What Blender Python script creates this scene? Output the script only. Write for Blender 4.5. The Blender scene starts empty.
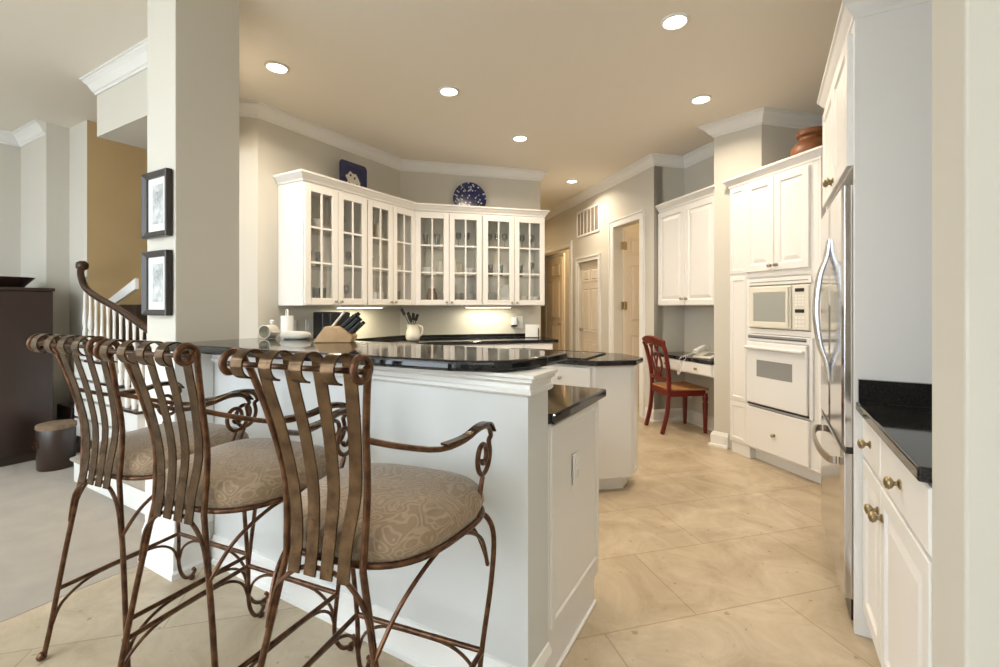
import bpy, bmesh, math, random
from mathutils import Vector, Matrix
random.seed(4)
C = bpy.context.scene.collection
PI = math.pi
S2 = math.sqrt(0.5)
# ------------------------------------------------------------------ camera, world, exposure
H = 1.28
cam_d = bpy.data.cameras.new('camera'); cam = bpy.data.objects.new('camera', cam_d); C.objects.link(cam)
cam.location = (0, 0, H); cam.rotation_euler = (PI/2, 0, math.radians(30))
cam_d.sensor_width = 36; cam_d.lens = 16.56; cam_d.shift_y = -0.0275; cam_d.clip_start = 0.05
sc = bpy.context.scene
sc.camera = cam
sc.view_settings.view_transform = 'Standard'
sc.view_settings.look = 'None'
sc.view_settings.gamma = 1.0
sc.view_settings.use_curve_mapping = False
sc.view_settings.exposure = -0.04
w = bpy.data.worlds.new('daylight'); sc.world = w; w.use_nodes = True
w.node_tree.nodes['Background'].inputs[0].default_value = (0.84, 0.93, 1.0, 1)
w.node_tree.nodes['Background'].inputs[1].default_value = 7.8
CEIL = 2.94
def add_light(name, kind, loc, power, color, rot=(0,0,0), size=0.1, size_y=None, spread=None):
    d = bpy.data.lights.new(name, kind); d.energy = power; d.color = color
    if kind == 'AREA':
        if size_y: d.shape = 'RECTANGLE'; d.size = size; d.size_y = size_y
        else: d.shape = 'DISK'; d.size = size
        if spread: d.spread = math.radians(spread)
    o = bpy.data.objects.new(name, d); C.objects.link(o); o.location = loc; o.rotation_euler = rot
    return o

# ------------------------------------------------------------------ materials
def mat(name, col, rough=0.5, metal=0.0, emis=None, es=0, spec=0.5, bump=None, noise=None, coat=0.0, sheen=0):
    m = bpy.data.materials.new(name); m.use_nodes = True
    nt = m.node_tree; b = nt.nodes['Principled BSDF']
    b.inputs['Base Color'].default_value = (*col, 1); b.inputs['Roughness'].default_value = rough
    b.inputs['Metallic'].default_value = metal; b.inputs['Specular IOR Level'].default_value = spec
    b.inputs['Coat Weight'].default_value = coat; b.inputs['Sheen Weight'].default_value = sheen
    if emis: b.inputs['Emission Color'].default_value = (*emis, 1); b.inputs['Emission Strength'].default_value = es
    tc = nt.nodes.new('ShaderNodeTexCoord')
    if noise:   # (scale, colour2, amount)
        n = nt.nodes.new('ShaderNodeTexNoise'); n.inputs['Scale'].default_value = noise[0]; n.inputs['Detail'].default_value = 6
        nt.links.new(tc.outputs['Object'], n.inputs['Vector'])
        r = nt.nodes.new('ShaderNodeValToRGB'); r.color_ramp.elements[0].position = 0.35; r.color_ramp.elements[1].position = 0.65
        r.color_ramp.elements[0].color = (*col, 1); r.color_ramp.elements[1].color = (*noise[1], 1)
        nt.links.new(n.outputs['Fac'], r.inputs['Fac']); nt.links.new(r.outputs['Color'], b.inputs['Base Color'])
    if bump:    # (scale, strength)
        n2 = nt.nodes.new('ShaderNodeTexNoise'); n2.inputs['Scale'].default_value = bump[0]; n2.inputs['Detail'].default_value = 4
        nt.links.new(tc.outputs['Object'], n2.inputs['Vector'])
        bp = nt.nodes.new('ShaderNodeBump'); bp.inputs['Strength'].default_value = bump[1]; bp.inputs['Distance'].default_value = 0.01
        nt.links.new(n2.outputs['Fac'], bp.inputs['Height']); nt.links.new(bp.outputs['Normal'], b.inputs['Normal'])
    return m
M = {}
M['paint'] = mat('wall_paint', (0.61, 0.58, 0.51), 0.85, bump=(300, 0.03))
M['ceil'] = mat('ceiling_paint', (0.82, 0.765, 0.67), 0.9)
M['gold'] = mat('stair_wall_paint', (0.60, 0.43, 0.22), 0.85, noise=(1.5, (0.54, 0.38, 0.19)))
M['trim'] = mat('white_trim', (0.80, 0.79, 0.76), 0.4)
M['bar'] = mat('bar_wall_paint', (0.66, 0.67, 0.66), 0.6)
M['cab'] = mat('cabinet_white', (0.80, 0.785, 0.76), 0.35)
M['cabin'] = mat('cabinet_inside', (0.88, 0.86, 0.80), 0.6)
M['granite'] = mat('black_granite', (0.006, 0.006, 0.007), 0.06, noise=(260, (0.016, 0.017, 0.018)))
M['steel'] = mat('stainless_steel', (0.60, 0.60, 0.61), 0.13, 1.0)
M['chrome'] = mat('chrome', (0.75, 0.75, 0.77), 0.15, 1.0)
M['brass'] = mat('antique_brass', (0.36, 0.29, 0.17), 0.3, 1.0)
M['nickel'] = mat('brushed_nickel', (0.42, 0.38, 0.32), 0.35, 1.0)
M['black'] = mat('black_plastic', (0.012, 0.012, 0.013), 0.3)
M['bronze'] = mat('bronze_iron', (0.055, 0.022, 0.010), 0.30, 0.6, noise=(35, (0.15, 0.07, 0.032)), bump=(60, 0.15))
M['band'] = mat('bronze_band', (0.06, 0.032, 0.014), 0.22, 0.8, noise=(28, (0.13, 0.078, 0.038)), bump=(50, 0.15))
M['appl'] = mat('appliance_white', (0.78, 0.78, 0.78), 0.2)
M['applc'] = mat('appliance_cream', (0.74, 0.71, 0.62), 0.25)
M['applw'] = mat('oven_window_grey', (0.26, 0.26, 0.26), 0.12)
M['mww'] = mat('microwave_window_grey', (0.36, 0.37, 0.34), 0.15)
M['grey'] = mat('grey_vent', (0.25, 0.25, 0.25), 0.4)
M['red'] = mat('red_chair_paint', (0.15, 0.010, 0.007), 0.3, noise=(12, (0.11, 0.008, 0.006)))
M['rush'] = mat('woven_seat', (0.48, 0.24, 0.10), 0.6, noise=(60, (0.36, 0.16, 0.06)))
M['navy'] = mat('navy_glaze', (0.012, 0.018, 0.09), 0.25)
M['cream'] = mat('cream_glaze', (0.72, 0.68, 0.58), 0.3)
M['white'] = mat('white_china', (0.82, 0.82, 0.80), 0.25)
M['terra'] = mat('terracotta', (0.27, 0.10, 0.035), 0.5, noise=(10, (0.18, 0.06, 0.022)))
M['wood'] = mat('pale_wood', (0.62, 0.40, 0.20), 0.5, noise=(14, (0.52, 0.32, 0.15)))
M['dark'] = mat('dark_wood', (0.022, 0.010, 0.007), 0.35, noise=(4, (0.032, 0.014, 0.009)), coat=0.6)
M['dark'].node_tree.nodes['Principled BSDF'].inputs['Coat Roughness'].default_value = 0.28
M['rail'] = mat('handrail_wood', (0.06, 0.028, 0.016), 0.25, noise=(6, (0.04, 0.018, 0.01)))
M['tan'] = mat('tan_lid', (0.22, 0.15, 0.09), 0.7, noise=(30, (0.15, 0.095, 0.055)))
M['paper'] = mat('white_paper', (0.85, 0.85, 0.83), 0.9)
M['frame'] = mat('pewter_frame', (0.045, 0.040, 0.038), 0.35, 0.2)
M['frames'] = mat('frame_side_wood', (0.05, 0.022, 0.015), 0.35)
M['door'] = mat('door_paint', (0.74, 0.66, 0.54), 0.45)
M['bulb'] = mat('lamp_glow', (1, 1, 1), 0.5, emis=(1.0, 0.90, 0.74), es=14)
M['strip'] = mat('strip_glow', (1, 1, 1), 0.5, emis=(1.0, 0.95, 0.70), es=9)
def glass_mat(name, refl=0.12, tint=(0.93, 0.95, 0.94)):
    m = bpy.data.materials.new(name); m.use_nodes = True; nt = m.node_tree; nt.nodes.clear()
    o = nt.nodes.new('ShaderNodeOutputMaterial'); mx = nt.nodes.new('ShaderNodeMixShader')
    t = nt.nodes.new('ShaderNodeBsdfTransparent'); t.inputs[0].default_value = (*tint, 1)
    g = nt.nodes.new('ShaderNodeBsdfGlossy'); g.inputs['Roughness'].default_value = 0.06
    f0 = nt.nodes.new('ShaderNodeLayerWeight'); f0.inputs['Blend'].default_value = 0.5
    f = nt.nodes.new('ShaderNodeMath'); f.operation = 'POWER'; f.inputs[1].default_value = 4.0; nt.links.new(f0.outputs['Facing'], f.inputs[0])
    a = nt.nodes.new('ShaderNodeMath'); a.operation = 'ADD'; a.inputs[1].default_value = refl; a.use_clamp = True
    nt.links.new(f.outputs[0], a.inputs[0]); nt.links.new(a.outputs[0], mx.inputs[0])
    nt.links.new(t.outputs[0], mx.inputs[1]); nt.links.new(g.outputs[0], mx.inputs[2]); nt.links.new(mx.outputs[0], o.inputs[0])
    return m
M['glass'] = glass_mat('cabinet_glass', 0.05, (0.985, 0.99, 0.985))
M['ware'] = glass_mat('drinking_glass', 0.22, (0.80, 0.84, 0.84))
def tile_mat():
    m = bpy.data.materials.new('travertine_tiles'); m.use_nodes = True; nt = m.node_tree; b = nt.nodes['Principled BSDF']
    tc = nt.nodes.new('ShaderNodeTexCoord'); mp = nt.nodes.new('ShaderNodeMapping')
    mp.inputs['Rotation'].default_value = (0, 0, -PI/4); mp.inputs['Location'].default_value = (0.40, -0.19, 0)
    nt.links.new(tc.outputs['Object'], mp.inputs['Vector'])
    br = nt.nodes.new('ShaderNodeTexBrick'); br.offset = 0.0; br.squash = 1
    br.inputs['Scale'].default_value = 1.0; br.inputs['Brick Width'].default_value = 0.84; br.inputs['Row Height'].default_value = 0.48
    br.offset = 0.5
    br.inputs['Mortar Size'].default_value = 0.0035; br.inputs['Mortar Smooth'].default_value = 0.2; br.inputs['Bias'].default_value = 0.0
    br.inputs['Color1'].default_value = (0.50, 0.415, 0.30, 1); br.inputs['Color2'].default_value = (0.54, 0.455, 0.34, 1)
    br.inputs['Mortar'].default_value = (0.40, 0.31, 0.21, 1)
    nt.links.new(mp.outputs[0], br.inputs['Vector'])
    n = nt.nodes.new('ShaderNodeTexNoise'); n.inputs['Scale'].default_value = 3.2; n.inputs['Detail'].default_value = 9; n.inputs['Roughness'].default_value = 0.65
    n.inputs['Distortion'].default_value = 1.2
    nt.links.new(tc.outputs['Object'], n.inputs['Vector'])
    r = nt.nodes.new('ShaderNodeValToRGB'); r.color_ramp.elements[0].position = 0.32; r.color_ramp.elements[1].position = 0.68
    r.color_ramp.elements[0].color = (0.74, 0.69, 0.61, 1); r.color_ramp.elements[1].color = (1.10, 1.09, 1.06, 1)
    nt.links.new(n.outputs['Fac'], r.inputs['Fac'])
    mx = nt.nodes.new('ShaderNodeMix'); mx.data_type = 'RGBA'; mx.blend_type = 'MULTIPLY'; mx.inputs[0].default_value = 1
    nt.links.new(br.outputs['Color'], mx.inputs[6]); nt.links.new(r.outputs['Color'], mx.inputs[7])
    # small dark pits of the stone
    v = nt.nodes.new('ShaderNodeTexNoise'); v.inputs['Scale'].default_value = 26; v.inputs['Detail'].default_value = 3
    nt.links.new(tc.outputs['Object'], v.inputs['Vector'])
    r2 = nt.nodes.new('ShaderNodeValToRGB'); r2.color_ramp.elements[0].position = 0.27; r2.color_ramp.elements[1].position = 0.33
    r2.color_ramp.elements[0].color = (0.66, 0.6, 0.5, 1); r2.color_ramp.elements[1].color = (1, 1, 1, 1)
    nt.links.new(v.outputs['Fac'], r2.inputs['Fac'])
    m2 = nt.nodes.new('ShaderNodeMix'); m2.data_type = 'RGBA'; m2.blend_type = 'MULTIPLY'; m2.inputs[0].default_value = 1
    nt.links.new(mx.outputs[2], m2.inputs[6]); nt.links.new(r2.outputs['Color'], m2.inputs[7])
    nt.links.new(m2.outputs[2], b.inputs['Base Color'])
    b.inputs['Roughness'].default_value = 0.34
    bp = nt.nodes.new('ShaderNodeBump'); bp.inputs['Strength'].default_value = 0.25; bp.inputs['Distance'].default_value = 0.003; bp.invert = True
    nt.links.new(br.outputs['Fac'], bp.inputs['Height']); nt.links.new(bp.outputs['Normal'], b.inputs['Normal'])
    return m
M['tile'] = tile_mat()
M['carpet'] = mat('carpet', (0.31, 0.265, 0.21), 0.95, noise=(6, (0.35, 0.30, 0.24)), bump=(400, 0.5), sheen=0.2)
def damask():
    m = bpy.data.materials.new('paisley_fabric'); m.use_nodes = True; nt = m.node_tree; b = nt.nodes['Principled BSDF']
    tc = nt.nodes.new('ShaderNodeTexCoord')
    n = nt.nodes.new('ShaderNodeTexNoise'); n.inputs['Scale'].default_value = 7; n.inputs['Detail'].default_value = 1
    nt.links.new(tc.outputs['Object'], n.inputs['Vector'])
    ad = nt.nodes.new('ShaderNodeVectorMath'); ad.operation = 'SCALE'; ad.inputs[3].default_value = 0.35
    nt.links.new(n.outputs['Color'], ad.inputs[0])
    s = nt.nodes.new('ShaderNodeVectorMath'); s.operation = 'ADD'
    nt.links.new(tc.outputs['Object'], s.inputs[0]); nt.links.new(ad.outputs[0], s.inputs[1])
    vo = nt.nodes.new('ShaderNodeTexVoronoi'); vo.inputs['Scale'].default_value = 17
    nt.links.new(s.outputs[0], vo.inputs['Vector'])
    wv = nt.nodes.new('ShaderNodeMath'); wv.operation = 'MULTIPLY'; wv.inputs[1].default_value = 24
    nt.links.new(vo.outputs['Distance'], wv.inputs[0])
    sn = nt.nodes.new('ShaderNodeMath'); sn.operation = 'SINE'; nt.links.new(wv.outputs[0], sn.inputs[0])
    r = nt.nodes.new('ShaderNodeValToRGB'); r.color_ramp.elements[0].position = 0.1; r.color_ramp.elements[1].position = 0.7
    r.color_ramp.elements[0].color = (0.27, 0.185, 0.11, 1); r.color_ramp.elements[1].color = (0.35, 0.26, 0.165, 1)
    nt.links.new(sn.outputs[0], r.inputs['Fac']); nt.links.new(r.outputs['Color'], b.inputs['Base Color'])
    b.inputs['Roughness'].default_value = 0.75; b.inputs['Sheen Weight'].default_value = 0.3
    bp = nt.nodes.new('ShaderNodeBump'); bp.inputs['Strength'].default_value = 0.25; bp.inputs['Distance'].default_value = 0.002
    nt.links.new(sn.outputs[0], bp.inputs['Height']); nt.links.new(bp.outputs['Normal'], b.inputs['Normal'])
    return m
M['fabric'] = damask()
def spots(name, base, dot, scale, thr):
    m = mat(name, base, 0.2); nt = m.node_tree; b = nt.nodes['Principled BSDF']
    tc = nt.nodes.new('ShaderNodeTexCoord'); v = nt.nodes.new('ShaderNodeTexVoronoi'); v.inputs['Scale'].default_value = scale
    nt.links.new(tc.outputs['Object'], v.inputs['Vector'])
    r = nt.nodes.new('ShaderNodeValToRGB'); r.color_ramp.elements[0].position = thr; r.color_ramp.elements[1].position = thr + 0.04
    r.color_ramp.elements[0].color = (*dot, 1); r.color_ramp.elements[1].color = (*base, 1)
    nt.links.new(v.outputs['Distance'], r.inputs['Fac']); nt.links.new(r.outputs['Color'], b.inputs['Base Color'])
    return m
M['navydots'] = spots('navy_dotted_glaze', (0.010, 0.015, 0.08), (0.55, 0.58, 0.65), 30, 0.27)
M['print'] = mat('engraving_print', (0.36, 0.37, 0.38), 0.8, noise=(22, (0.62, 0.63, 0.63)))
M['print2'] = mat('engraving_ink', (0.28, 0.29, 0.30), 0.8, noise=(50, (0.45, 0.46, 0.46)))

# ------------------------------------------------------------------ mesh helpers
class MB:
    def __init__(s): s.bm = bmesh.new(); s.smooth = False
    def face(s, vs):
        try: return s.bm.faces.new(vs)
        except ValueError: return None
    def box(s, x0, x1, y0, y1, z0, z1):
        v = [s.bm.verts.new(p) for p in ((x0,y0,z0),(x1,y0,z0),(x1,y1,z0),(x0,y1,z0),(x0,y0,z1),(x1,y0,z1),(x1,y1,z1),(x0,y1,z1))]
        for f in ((3,2,1,0),(4,5,6,7),(0,1,5,4),(1,2,6,5),(2,3,7,6),(3,0,4,7)): s.face([v[i] for i in f])
        return s
    def prism(s, poly, z0, z1):
        a = [s.bm.verts.new((x, y, z0)) for x, y in poly]; b = [s.bm.verts.new((x, y, z1)) for x, y in poly]; n = len(poly)
        s.face(list(reversed(a))); s.face(b)
        for i in range(n): s.face([a[i], a[(i+1) % n], b[(i+1) % n], b[i]])
        return s
    def loft(s, rings, cap0=True, cap1=True, closed=True):
        R = [[s.bm.verts.new(p) for p in r] for r in rings]; n = len(R[0])
        for a, b in zip(R, R[1:]):
            for i in range(n if closed else n-1): s.face([a[i], a[(i+1) % n], b[(i+1) % n], b[i]])
        if cap0: s.face(list(reversed(R[0])))
        if cap1: s.face(R[-1])
        return s
    def lathe(s, prof, n=20, c=(0,0,0), axis='z', sx=1, sy=1, cap=True):
        rings = []
        for r, z in prof:
            ring = []
            for i in range(n):
                t = 2*PI*i/n; p = (r*math.cos(t)*sx, r*math.sin(t)*sy, z)
                if axis == 'y': p = (p[0], -p[2], p[1])
                if axis == 'x': p = (p[2], p[0], p[1])
                ring.append((p[0]+c[0], p[1]+c[1], p[2]+c[2]))
            rings.append(ring)
        s.smooth = True
        return s.loft(rings, cap, cap)
    def tube(s, pts, r, n=8):
        pts = [Vector(p) for p in pts]; rings = []; up = None
        for i, p in enumerate(pts):
            t = (pts[min(i+1, len(pts)-1)] - pts[max(i-1, 0)]).normalized()
            if up is None:
                up = Vector((0,0,1)) if abs(t.z) < 0.9 else Vector((1,0,0))
            u = (up - t*up.dot(t)).normalized(); up = u; v = t.cross(u)
            rr = r[i] if isinstance(r, (list, tuple)) else r
            rings.append([p + (u*math.cos(2*PI*k/n) + v*math.sin(2*PI*k/n))*rr for k in range(n)])
        s.smooth = True
        return s.loft(rings)
    def band(s, pts, W, wd, th):
        pts = [Vector(p) for p in pts]; W = Vector(W).normalized(); rings = []
        for i, p in enumerate(pts):
            t = (pts[min(i+1, len(pts)-1)] - pts[max(i-1, 0)]).normalized()
            nrm = t.cross(W).normalized(); ww = W - t*W.dot(t); ww.normalize()
            a = ww*wd/2; b = nrm*th/2
            rings.append([p-a-b, p+a-b, p+a+b, p-a+b])
        return s.loft(rings)
    def build(s, name, m, parent=None, bevel=0.0, loc=None, rotz=0, kind=None, shade=None, sub=0, segs=2, mats=None):
        bmesh.ops.recalc_face_normals(s.bm, faces=s.bm.faces)
        me = bpy.data.meshes.new(name); s.bm.to_mesh(me); s.bm.free()
        me.materials.append(m)
        for f in me.polygons: f.use_smooth = s.smooth if shade is None else shade
        o = bpy.data.objects.new(name, me); C.objects.link(o)
        if parent: o.parent = parent
        if loc: o.location = loc
        if rotz: o.rotation_euler = (0, 0, rotz)
        if kind: o['kind'] = kind
        if bevel:
            b = o.modifiers.new('bevel', 'BEVEL'); b.width = bevel; b.segments = segs; b.limit_method = 'ANGLE'; b.angle_limit = 0.6
        if sub:
            b = o.modifiers.new('sub', 'SUBSURF'); b.levels = sub; b.render_levels = sub
        if s.smooth and shade is None:
            try:
                me.set_sharp_from_angle(angle=0.9)
            except Exception: pass
        return o
def smooth(pts, n=6):
    P = [Vector(p) for p in pts]; out = []
    for i in range(len(P)-1):
        p0 = P[max(i-1,0)]; p1 = P[i]; p2 = P[i+1]; p3 = P[min(i+2, len(P)-1)]
        for k in range(n):
            t = k/n
            out.append(0.5*((2*p1) + (p2-p0)*t + (2*p0-5*p1+4*p2-p3)*t*t + (3*p1-p0-3*p2+p3)*t**3))
    out.append(P[-1]); return out
def thing(name, loc, rotz, label, cat, group=None):
    o = bpy.data.objects.new(name, None); C.objects.link(o); o.empty_display_size = 0.1
    o.location = loc; o.rotation_euler = (0,0,rotz); tag(o, label, cat, group); return o
def tag(o, label, cat, group=None):
    o['label'] = label; o['category'] = cat
    if group: o['group'] = group
    return o
def copy_tree(o, parent=None):
    c = o.copy(); C.objects.link(c)
    if parent: c.parent = parent
    for ch in list(o.children): copy_tree(ch, c)
    return c
def sweep(path, prof, zbase=0.0, closed=False):
    """profile of (out, z) points carried along a plan polyline with mitred corners; out is to the right of travel"""
    P = [Vector((x, y)) for x, y in path]; n = len(P); rings = []
    for i in range(n):
        d0 = (P[i]-P[i-1]).normalized() if i > 0 else None
        d1 = (P[i+1]-P[i]).normalized() if i < n-1 else None
        if d0 is None: d0 = d1
        if d1 is None: d1 = d0
        n0 = Vector((d0.y, -d0.x)); n1 = Vector((d1.y, -d1.x)); m = (n0+n1).normalized(); k = 1/max(0.3, m.dot(n0))
        rings.append([(P[i].x + m.x*o*k, P[i].y + m.y*o*k, zbase+z) for o, z in prof])
    return MB().loft(rings)
CROWN = [(0,0),(0,-0.115),(0.012,-0.115),(0.014,-0.098),(0.026,-0.092),(0.04,-0.07),(0.055,-0.045),(0.075,-0.028),(0.082,-0.024),(0.082,-0.012),(0.098,-0.010),(0.098,0)]
CROWN = [(o*0.78, z*0.97) for o, z in CROWN]
CABCROWN = [(0,0),(0,-0.075),(0.006,-0.075),(0.008,-0.06),(0.02,-0.045),(0.035,-0.022),(0.045,-0.016),(0.045,0)]
BASE = [(0,0),(0.028,0),(0.028,0.018),(0.016,0.026),(0.016,0.105),(0.010,0.120),(0.006,0.132),(0,0.135)]
def trim(name, path, prof, z, m='trim'): return sweep(path, prof, z).build(name, M[m], kind='structure')
def arcpts(cx, cy, r, a0, a1, n=8): return [(cx+r*math.cos(math.radians(a0+(a1-a0)*i/n)), cy+r*math.sin(math.radians(a0+(a1-a0)*i/n))) for i in range(n+1)]

# ------------------------------------------------------------------ plan points (x = right wall direction, y = along the kitchen)
P0 = (-3.625, 3.988); WA = (-3.625, 2.285); WS = (-3.845, 2.065)
CE = (P0[0]+1.2056, P0[1]+1.2056)
N1 = (-1.068, 5.249); N2 = (-0.792, 5.525); K1 = (-0.410, 4.641); K1b = (-0.159, 4.892); K2 = (-0.030, 4.509); K3 = (0.93, 5.469)
def hall(t, off=0.0): return (N1[0]-S2*t+S2*off, N1[1]+S2*t+S2*off)

# floor and ceiling
MB().prism([(-2.68,-4),(1.6,-4),(1.6,7),(-2,12),(-7.2,12),(-7.2,5.2),(-3.8,2.9),(-2.68,1.4)], -0.1, 0).build('floor', M['tile'], kind='structure')
MB().prism([(-6.5,-4),(-2.68,-4),(-2.68,1.4),(-3.8,2.9),(-7.2,5.2)], -0.1, 0.002).build('floor', M['carpet'], kind='structure').name = 'floor_carpet'
MB().box(-7.2, 1.6, -1.6, 12, CEIL, CEIL+0.1).build('ceiling', M['ceil'], kind='structure')
# kitchen walls
MB().prism([WA, P0, (P0[0]-0.12, P0[1]+0.05), (P0[0]-0.12, WA[1]+0.05)], 0, CEIL).build('wall_kitchen_left', M['paint'], kind='structure')
MB().prism([P0, CE, (CE[0]-0.085, CE[1]+0.085), (P0[0]-0.12, P0[1]+0.05)], 0, CEIL).build('wall_kitchen_back', M['paint'], kind='structure')
MB().prism([WA, (P0[0]-0.12, WA[1]+0.05), (WS[0]-0.12, WS[1]+0.02), WS], 0, CEIL).build('wall_kitchen_corner', M['paint'], kind='structure')
MB().prism([(CE[0]-0.085, CE[1]+0.085), (CE[0]-3.6, CE[1]+3.6), (CE[0]-3.7, CE[1]+3.5), (CE[0]-0.185, CE[1]-0.015+0.0)], 0, CEIL).build('wall_hall_left', M['paint'], kind='structure')
# hall wall with openings, in a local frame: x along the hall, front face y=0
def wall_open(name, p, rot, length, th, ops, m):
    b = MB(); x = 0
    for (a0, a1, zz) in ops:
        if a0 > x: b.box(x, a0, 0, th, 0, CEIL)
        b.box(a0, a1, 0, th, zz, CEIL); x = a1
    if length > x: b.box(x, length, 0, th, 0, CEIL)
    return b.build(name, m, loc=(p[0], p[1], 0), rotz=rot, kind='structure')
# viewer's left -> right along this wall is from the far end to N1
HL = 5.2
far = hall(HL)
D3 = (0.26, 0.88, 2.29); D2 = (1.30, 1.94, 1.93); D1 = (2.27, 3.95, 2.22)
wall_open('wall_hall_right', far, -PI/4, HL, 0.12, [(HL-D1[1], HL-D1[0], D1[2]), (HL-D2[1], HL-D2[0], D2[2]), (HL-D3[1], HL-D3[0], D3[2])], M['paint'])
MB().prism([N1, N2, (N2[0]-0.06, N2[1]+0.1), hall(0.0, 0.12)], 0, CEIL).build('wall_niche_left', M['paint'], kind='structure')
MB().prism([N2, K1b, (K1b[0]+0.08, K1b[1]+0.08), (N2[0]+0.02, N2[1]+0.14)], 0, CEIL).build('wall_niche_back', M['paint'], kind='structure')
MB().prism([K1, K2, K3, (K3[0], K3[1]+0.2), (K1b[0]+0.08, K1b[1]+0.08), K1b], 0, CEIL).build('wall_column_right', M['paint'], kind='structure')
MB().box(0.948, 1.07, 1.395, 5.7, 0, CEIL).build('wall_right', M['paint'], kind='structure')
MB().box(0.326, 1.07, 1.19, 1.395, 0, CEIL).build('wall_stub_right', M['paint'], bevel=0.006, kind='structure')
# hall far side rooms
b = MB(); e0 = hall(HL+0.0, 0); e1 = hall(HL, 0.0)
MB().prism([hall(HL), hall(HL, -2.6), (hall(HL,-2.6)[0]-0.08, hall(HL,-2.6)[1]+0.08), (hall(HL)[0]-0.08, hall(HL)[1]+0.08)], 0, CEIL).build('wall_hall_end', M['paint'], kind='structure')
MB().prism([hall(2.1, 0.56), hall(2.1, 0.66), hall(6.2, 0.66), hall(6.2, 0.56)], 0, CEIL).build('wall_vestibule', M['paint'], kind='structure')
MB().prism([hall(2.13, 0.12), hall(2.05, 0.12), hall(2.05, 0.56), hall(2.13, 0.56)], 0, CEIL).build('wall_vestibule_side', M['paint'], kind='structure')
MB().prism([hall(-0.1, 1.3), hall(-0.1, 1.4), hall(2.05, 1.4), hall(2.05, 1.3)], 0, CEIL).build('wall_study', M['paint'], kind='structure')
MB().prism([hall(2.05, 0.66), hall(1.97, 0.66), hall(1.97, 1.3), hall(2.05, 1.3)], 0, CEIL).build('wall_study_side', M['paint'], kind='structure')
MB().prism([hall(-0.1,1.4), hall(-0.18,1.4), (N2[0]-0.06, N2[1]+0.1), (N2[0]+0.0, N2[1]+0.12)], 0, CEIL).build('wall_study_end', M['paint'], kind='structure')  # unseen closing wall, added to keep sky light out of the study
MB().prism([hall(HL+0.08,0), hall(HL,0), hall(6.15,0.56), hall(6.2,0.66)], 0, CEIL).build('wall_vestibule_end', M['paint'], kind='structure')  # added out of sight to stop sky light leaking into the vestibule
# rear of the room with its windows (behind the camera)
MB().box(1.25, 1.37, -2.72, 1.19, 0, CEIL).build('wall_right_rear', M['paint'], kind='structure')
b = MB(); WR = [(-5.6,-4.6),(-3.9,-2.3),(-2.0,-1.15)]; xx = -6.3
for a0, a1 in WR:
    b.box(xx, a0, -2.72, -2.6, 0, CEIL); b.box(a0, a1, -2.72, -2.6, 2.6, CEIL); b.box(a0, a1, -2.72, -2.6, 0, 0.25); xx = a1
b.box(xx, 1.25, -2.72, -2.6, 0, CEIL); b.build('wall_rear', M['paint'], kind='structure')
for i, (a0, a1) in enumerate(WR):
    b = MB(); b.box(a0,a0+0.05,-2.70,-2.62,0.25,2.6); b.box(a1-0.05,a1,-2.70,-2.62,0.25,2.6); b.box(a0+0.05,a1-0.05,-2.70,-2.62,0.25,0.30); b.box(a0+0.05,a1-0.05,-2.70,-2.62,2.55,2.6)
    b.box((a0+a1)/2-0.02,(a0+a1)/2+0.02,-2.69,-2.63,0.30,2.55); b.build('window_%d' % (i+1), M['trim'], kind='structure')
# free standing column and bar wall
MB().box(-2.69, -2.412, 1.114, 1.42, 0, CEIL).build('wall_column', M['paint'], bevel=0.004, kind='structure')
MB().box(-2.41, -0.6435, 1.29, 1.442, 0, 1.068).build('wall_bar', M['bar'], kind='structure')
# living side
MB().box(-6.42, -6.3, -2.72, 1.67, 0, CEIL).build('wall_left', M['paint'], kind='structure')
MB().prism([(-6.3,1.55),(-5.63,1.55),(-5.63,1.71),(-5.24,1.71),(-5.24,1.83),(-5.75,1.83),(-5.75,1.67),(-6.3,1.67)], 0, CEIL).build('wall_living_back', M['paint'], kind='structure')
arc = [(-5.236,1.712)] + arcpts(-4.236, 2.25, 1.0, 180, 90, 10) + [(-3.745, 3.25)]
arc2 = [(x-0.1, y+0.1) for x, y in reversed(arc)]
MB().prism(arc+arc2, 0, 5.4).build('wall_stair', M['gold'], kind='structure')
# bulkhead above the passage, dropped from the ceiling
MB().prism([(-4.26,1.448),(-2.75,1.448),(-2.75,1.52),(-3.6,1.98),(-3.98,2.25),(-3.98,3.05),(-4.26,3.05)], 2.525, CEIL).build('wall_bulkhead', M['paint'], kind='structure')
# ------------------------------------------------------------------ trims
trim('trim_1', [(-3.845+0.0, 2.065), WA, P0, CE, (CE[0]-0.6, CE[1]+0.6)], CROWN, CEIL)
trim('trim_2', [hall(HL), N1, N2, K1b, K1, K2, K3], CROWN, CEIL)
trim('trim_3', [(-4.26, 3.0), (-4.26, 1.448), (-2.695, 1.448)], CROWN, CEIL)
trim('trim_4', [(-6.3,-2.5), (-6.3,1.55), (-5.63,1.55)], CROWN, CEIL)
# bar cornice + bases
CORN = [(0,0),(0,-0.070),(0.012,-0.070),(0.020,-0.062),(0.020,-0.052),(0.012,-0.048),(0.012,-0.034),(0.026,-0.024),(0.026,-0.016),(0.036,-0.010),(0.036,0)]
trim('trim_5', [(-2.412,1.29), (-0.6435,1.29), (-0.6435,1.442)], CORN, 1.068)
trim('baseboard_bar', [(-2.412,1.29), (-0.6435,1.29), (-0.6435,1.442)], BASE, 0)
trim('baseboard_column', [(-2.69,1.42), (-2.69,1.114), (-2.412,1.114), (-2.412,1.26)], [(o, z*1.5) for o, z in BASE], 0)
trim('baseboard_niche', [hall(0.155), N1, N2, K1b, K1, (-0.287,4.598)], BASE, 0)
trim('baseboard_stub', [(0.326,1.39),(0.326,1.19),(1.07,1.19)], BASE, 0)
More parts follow.
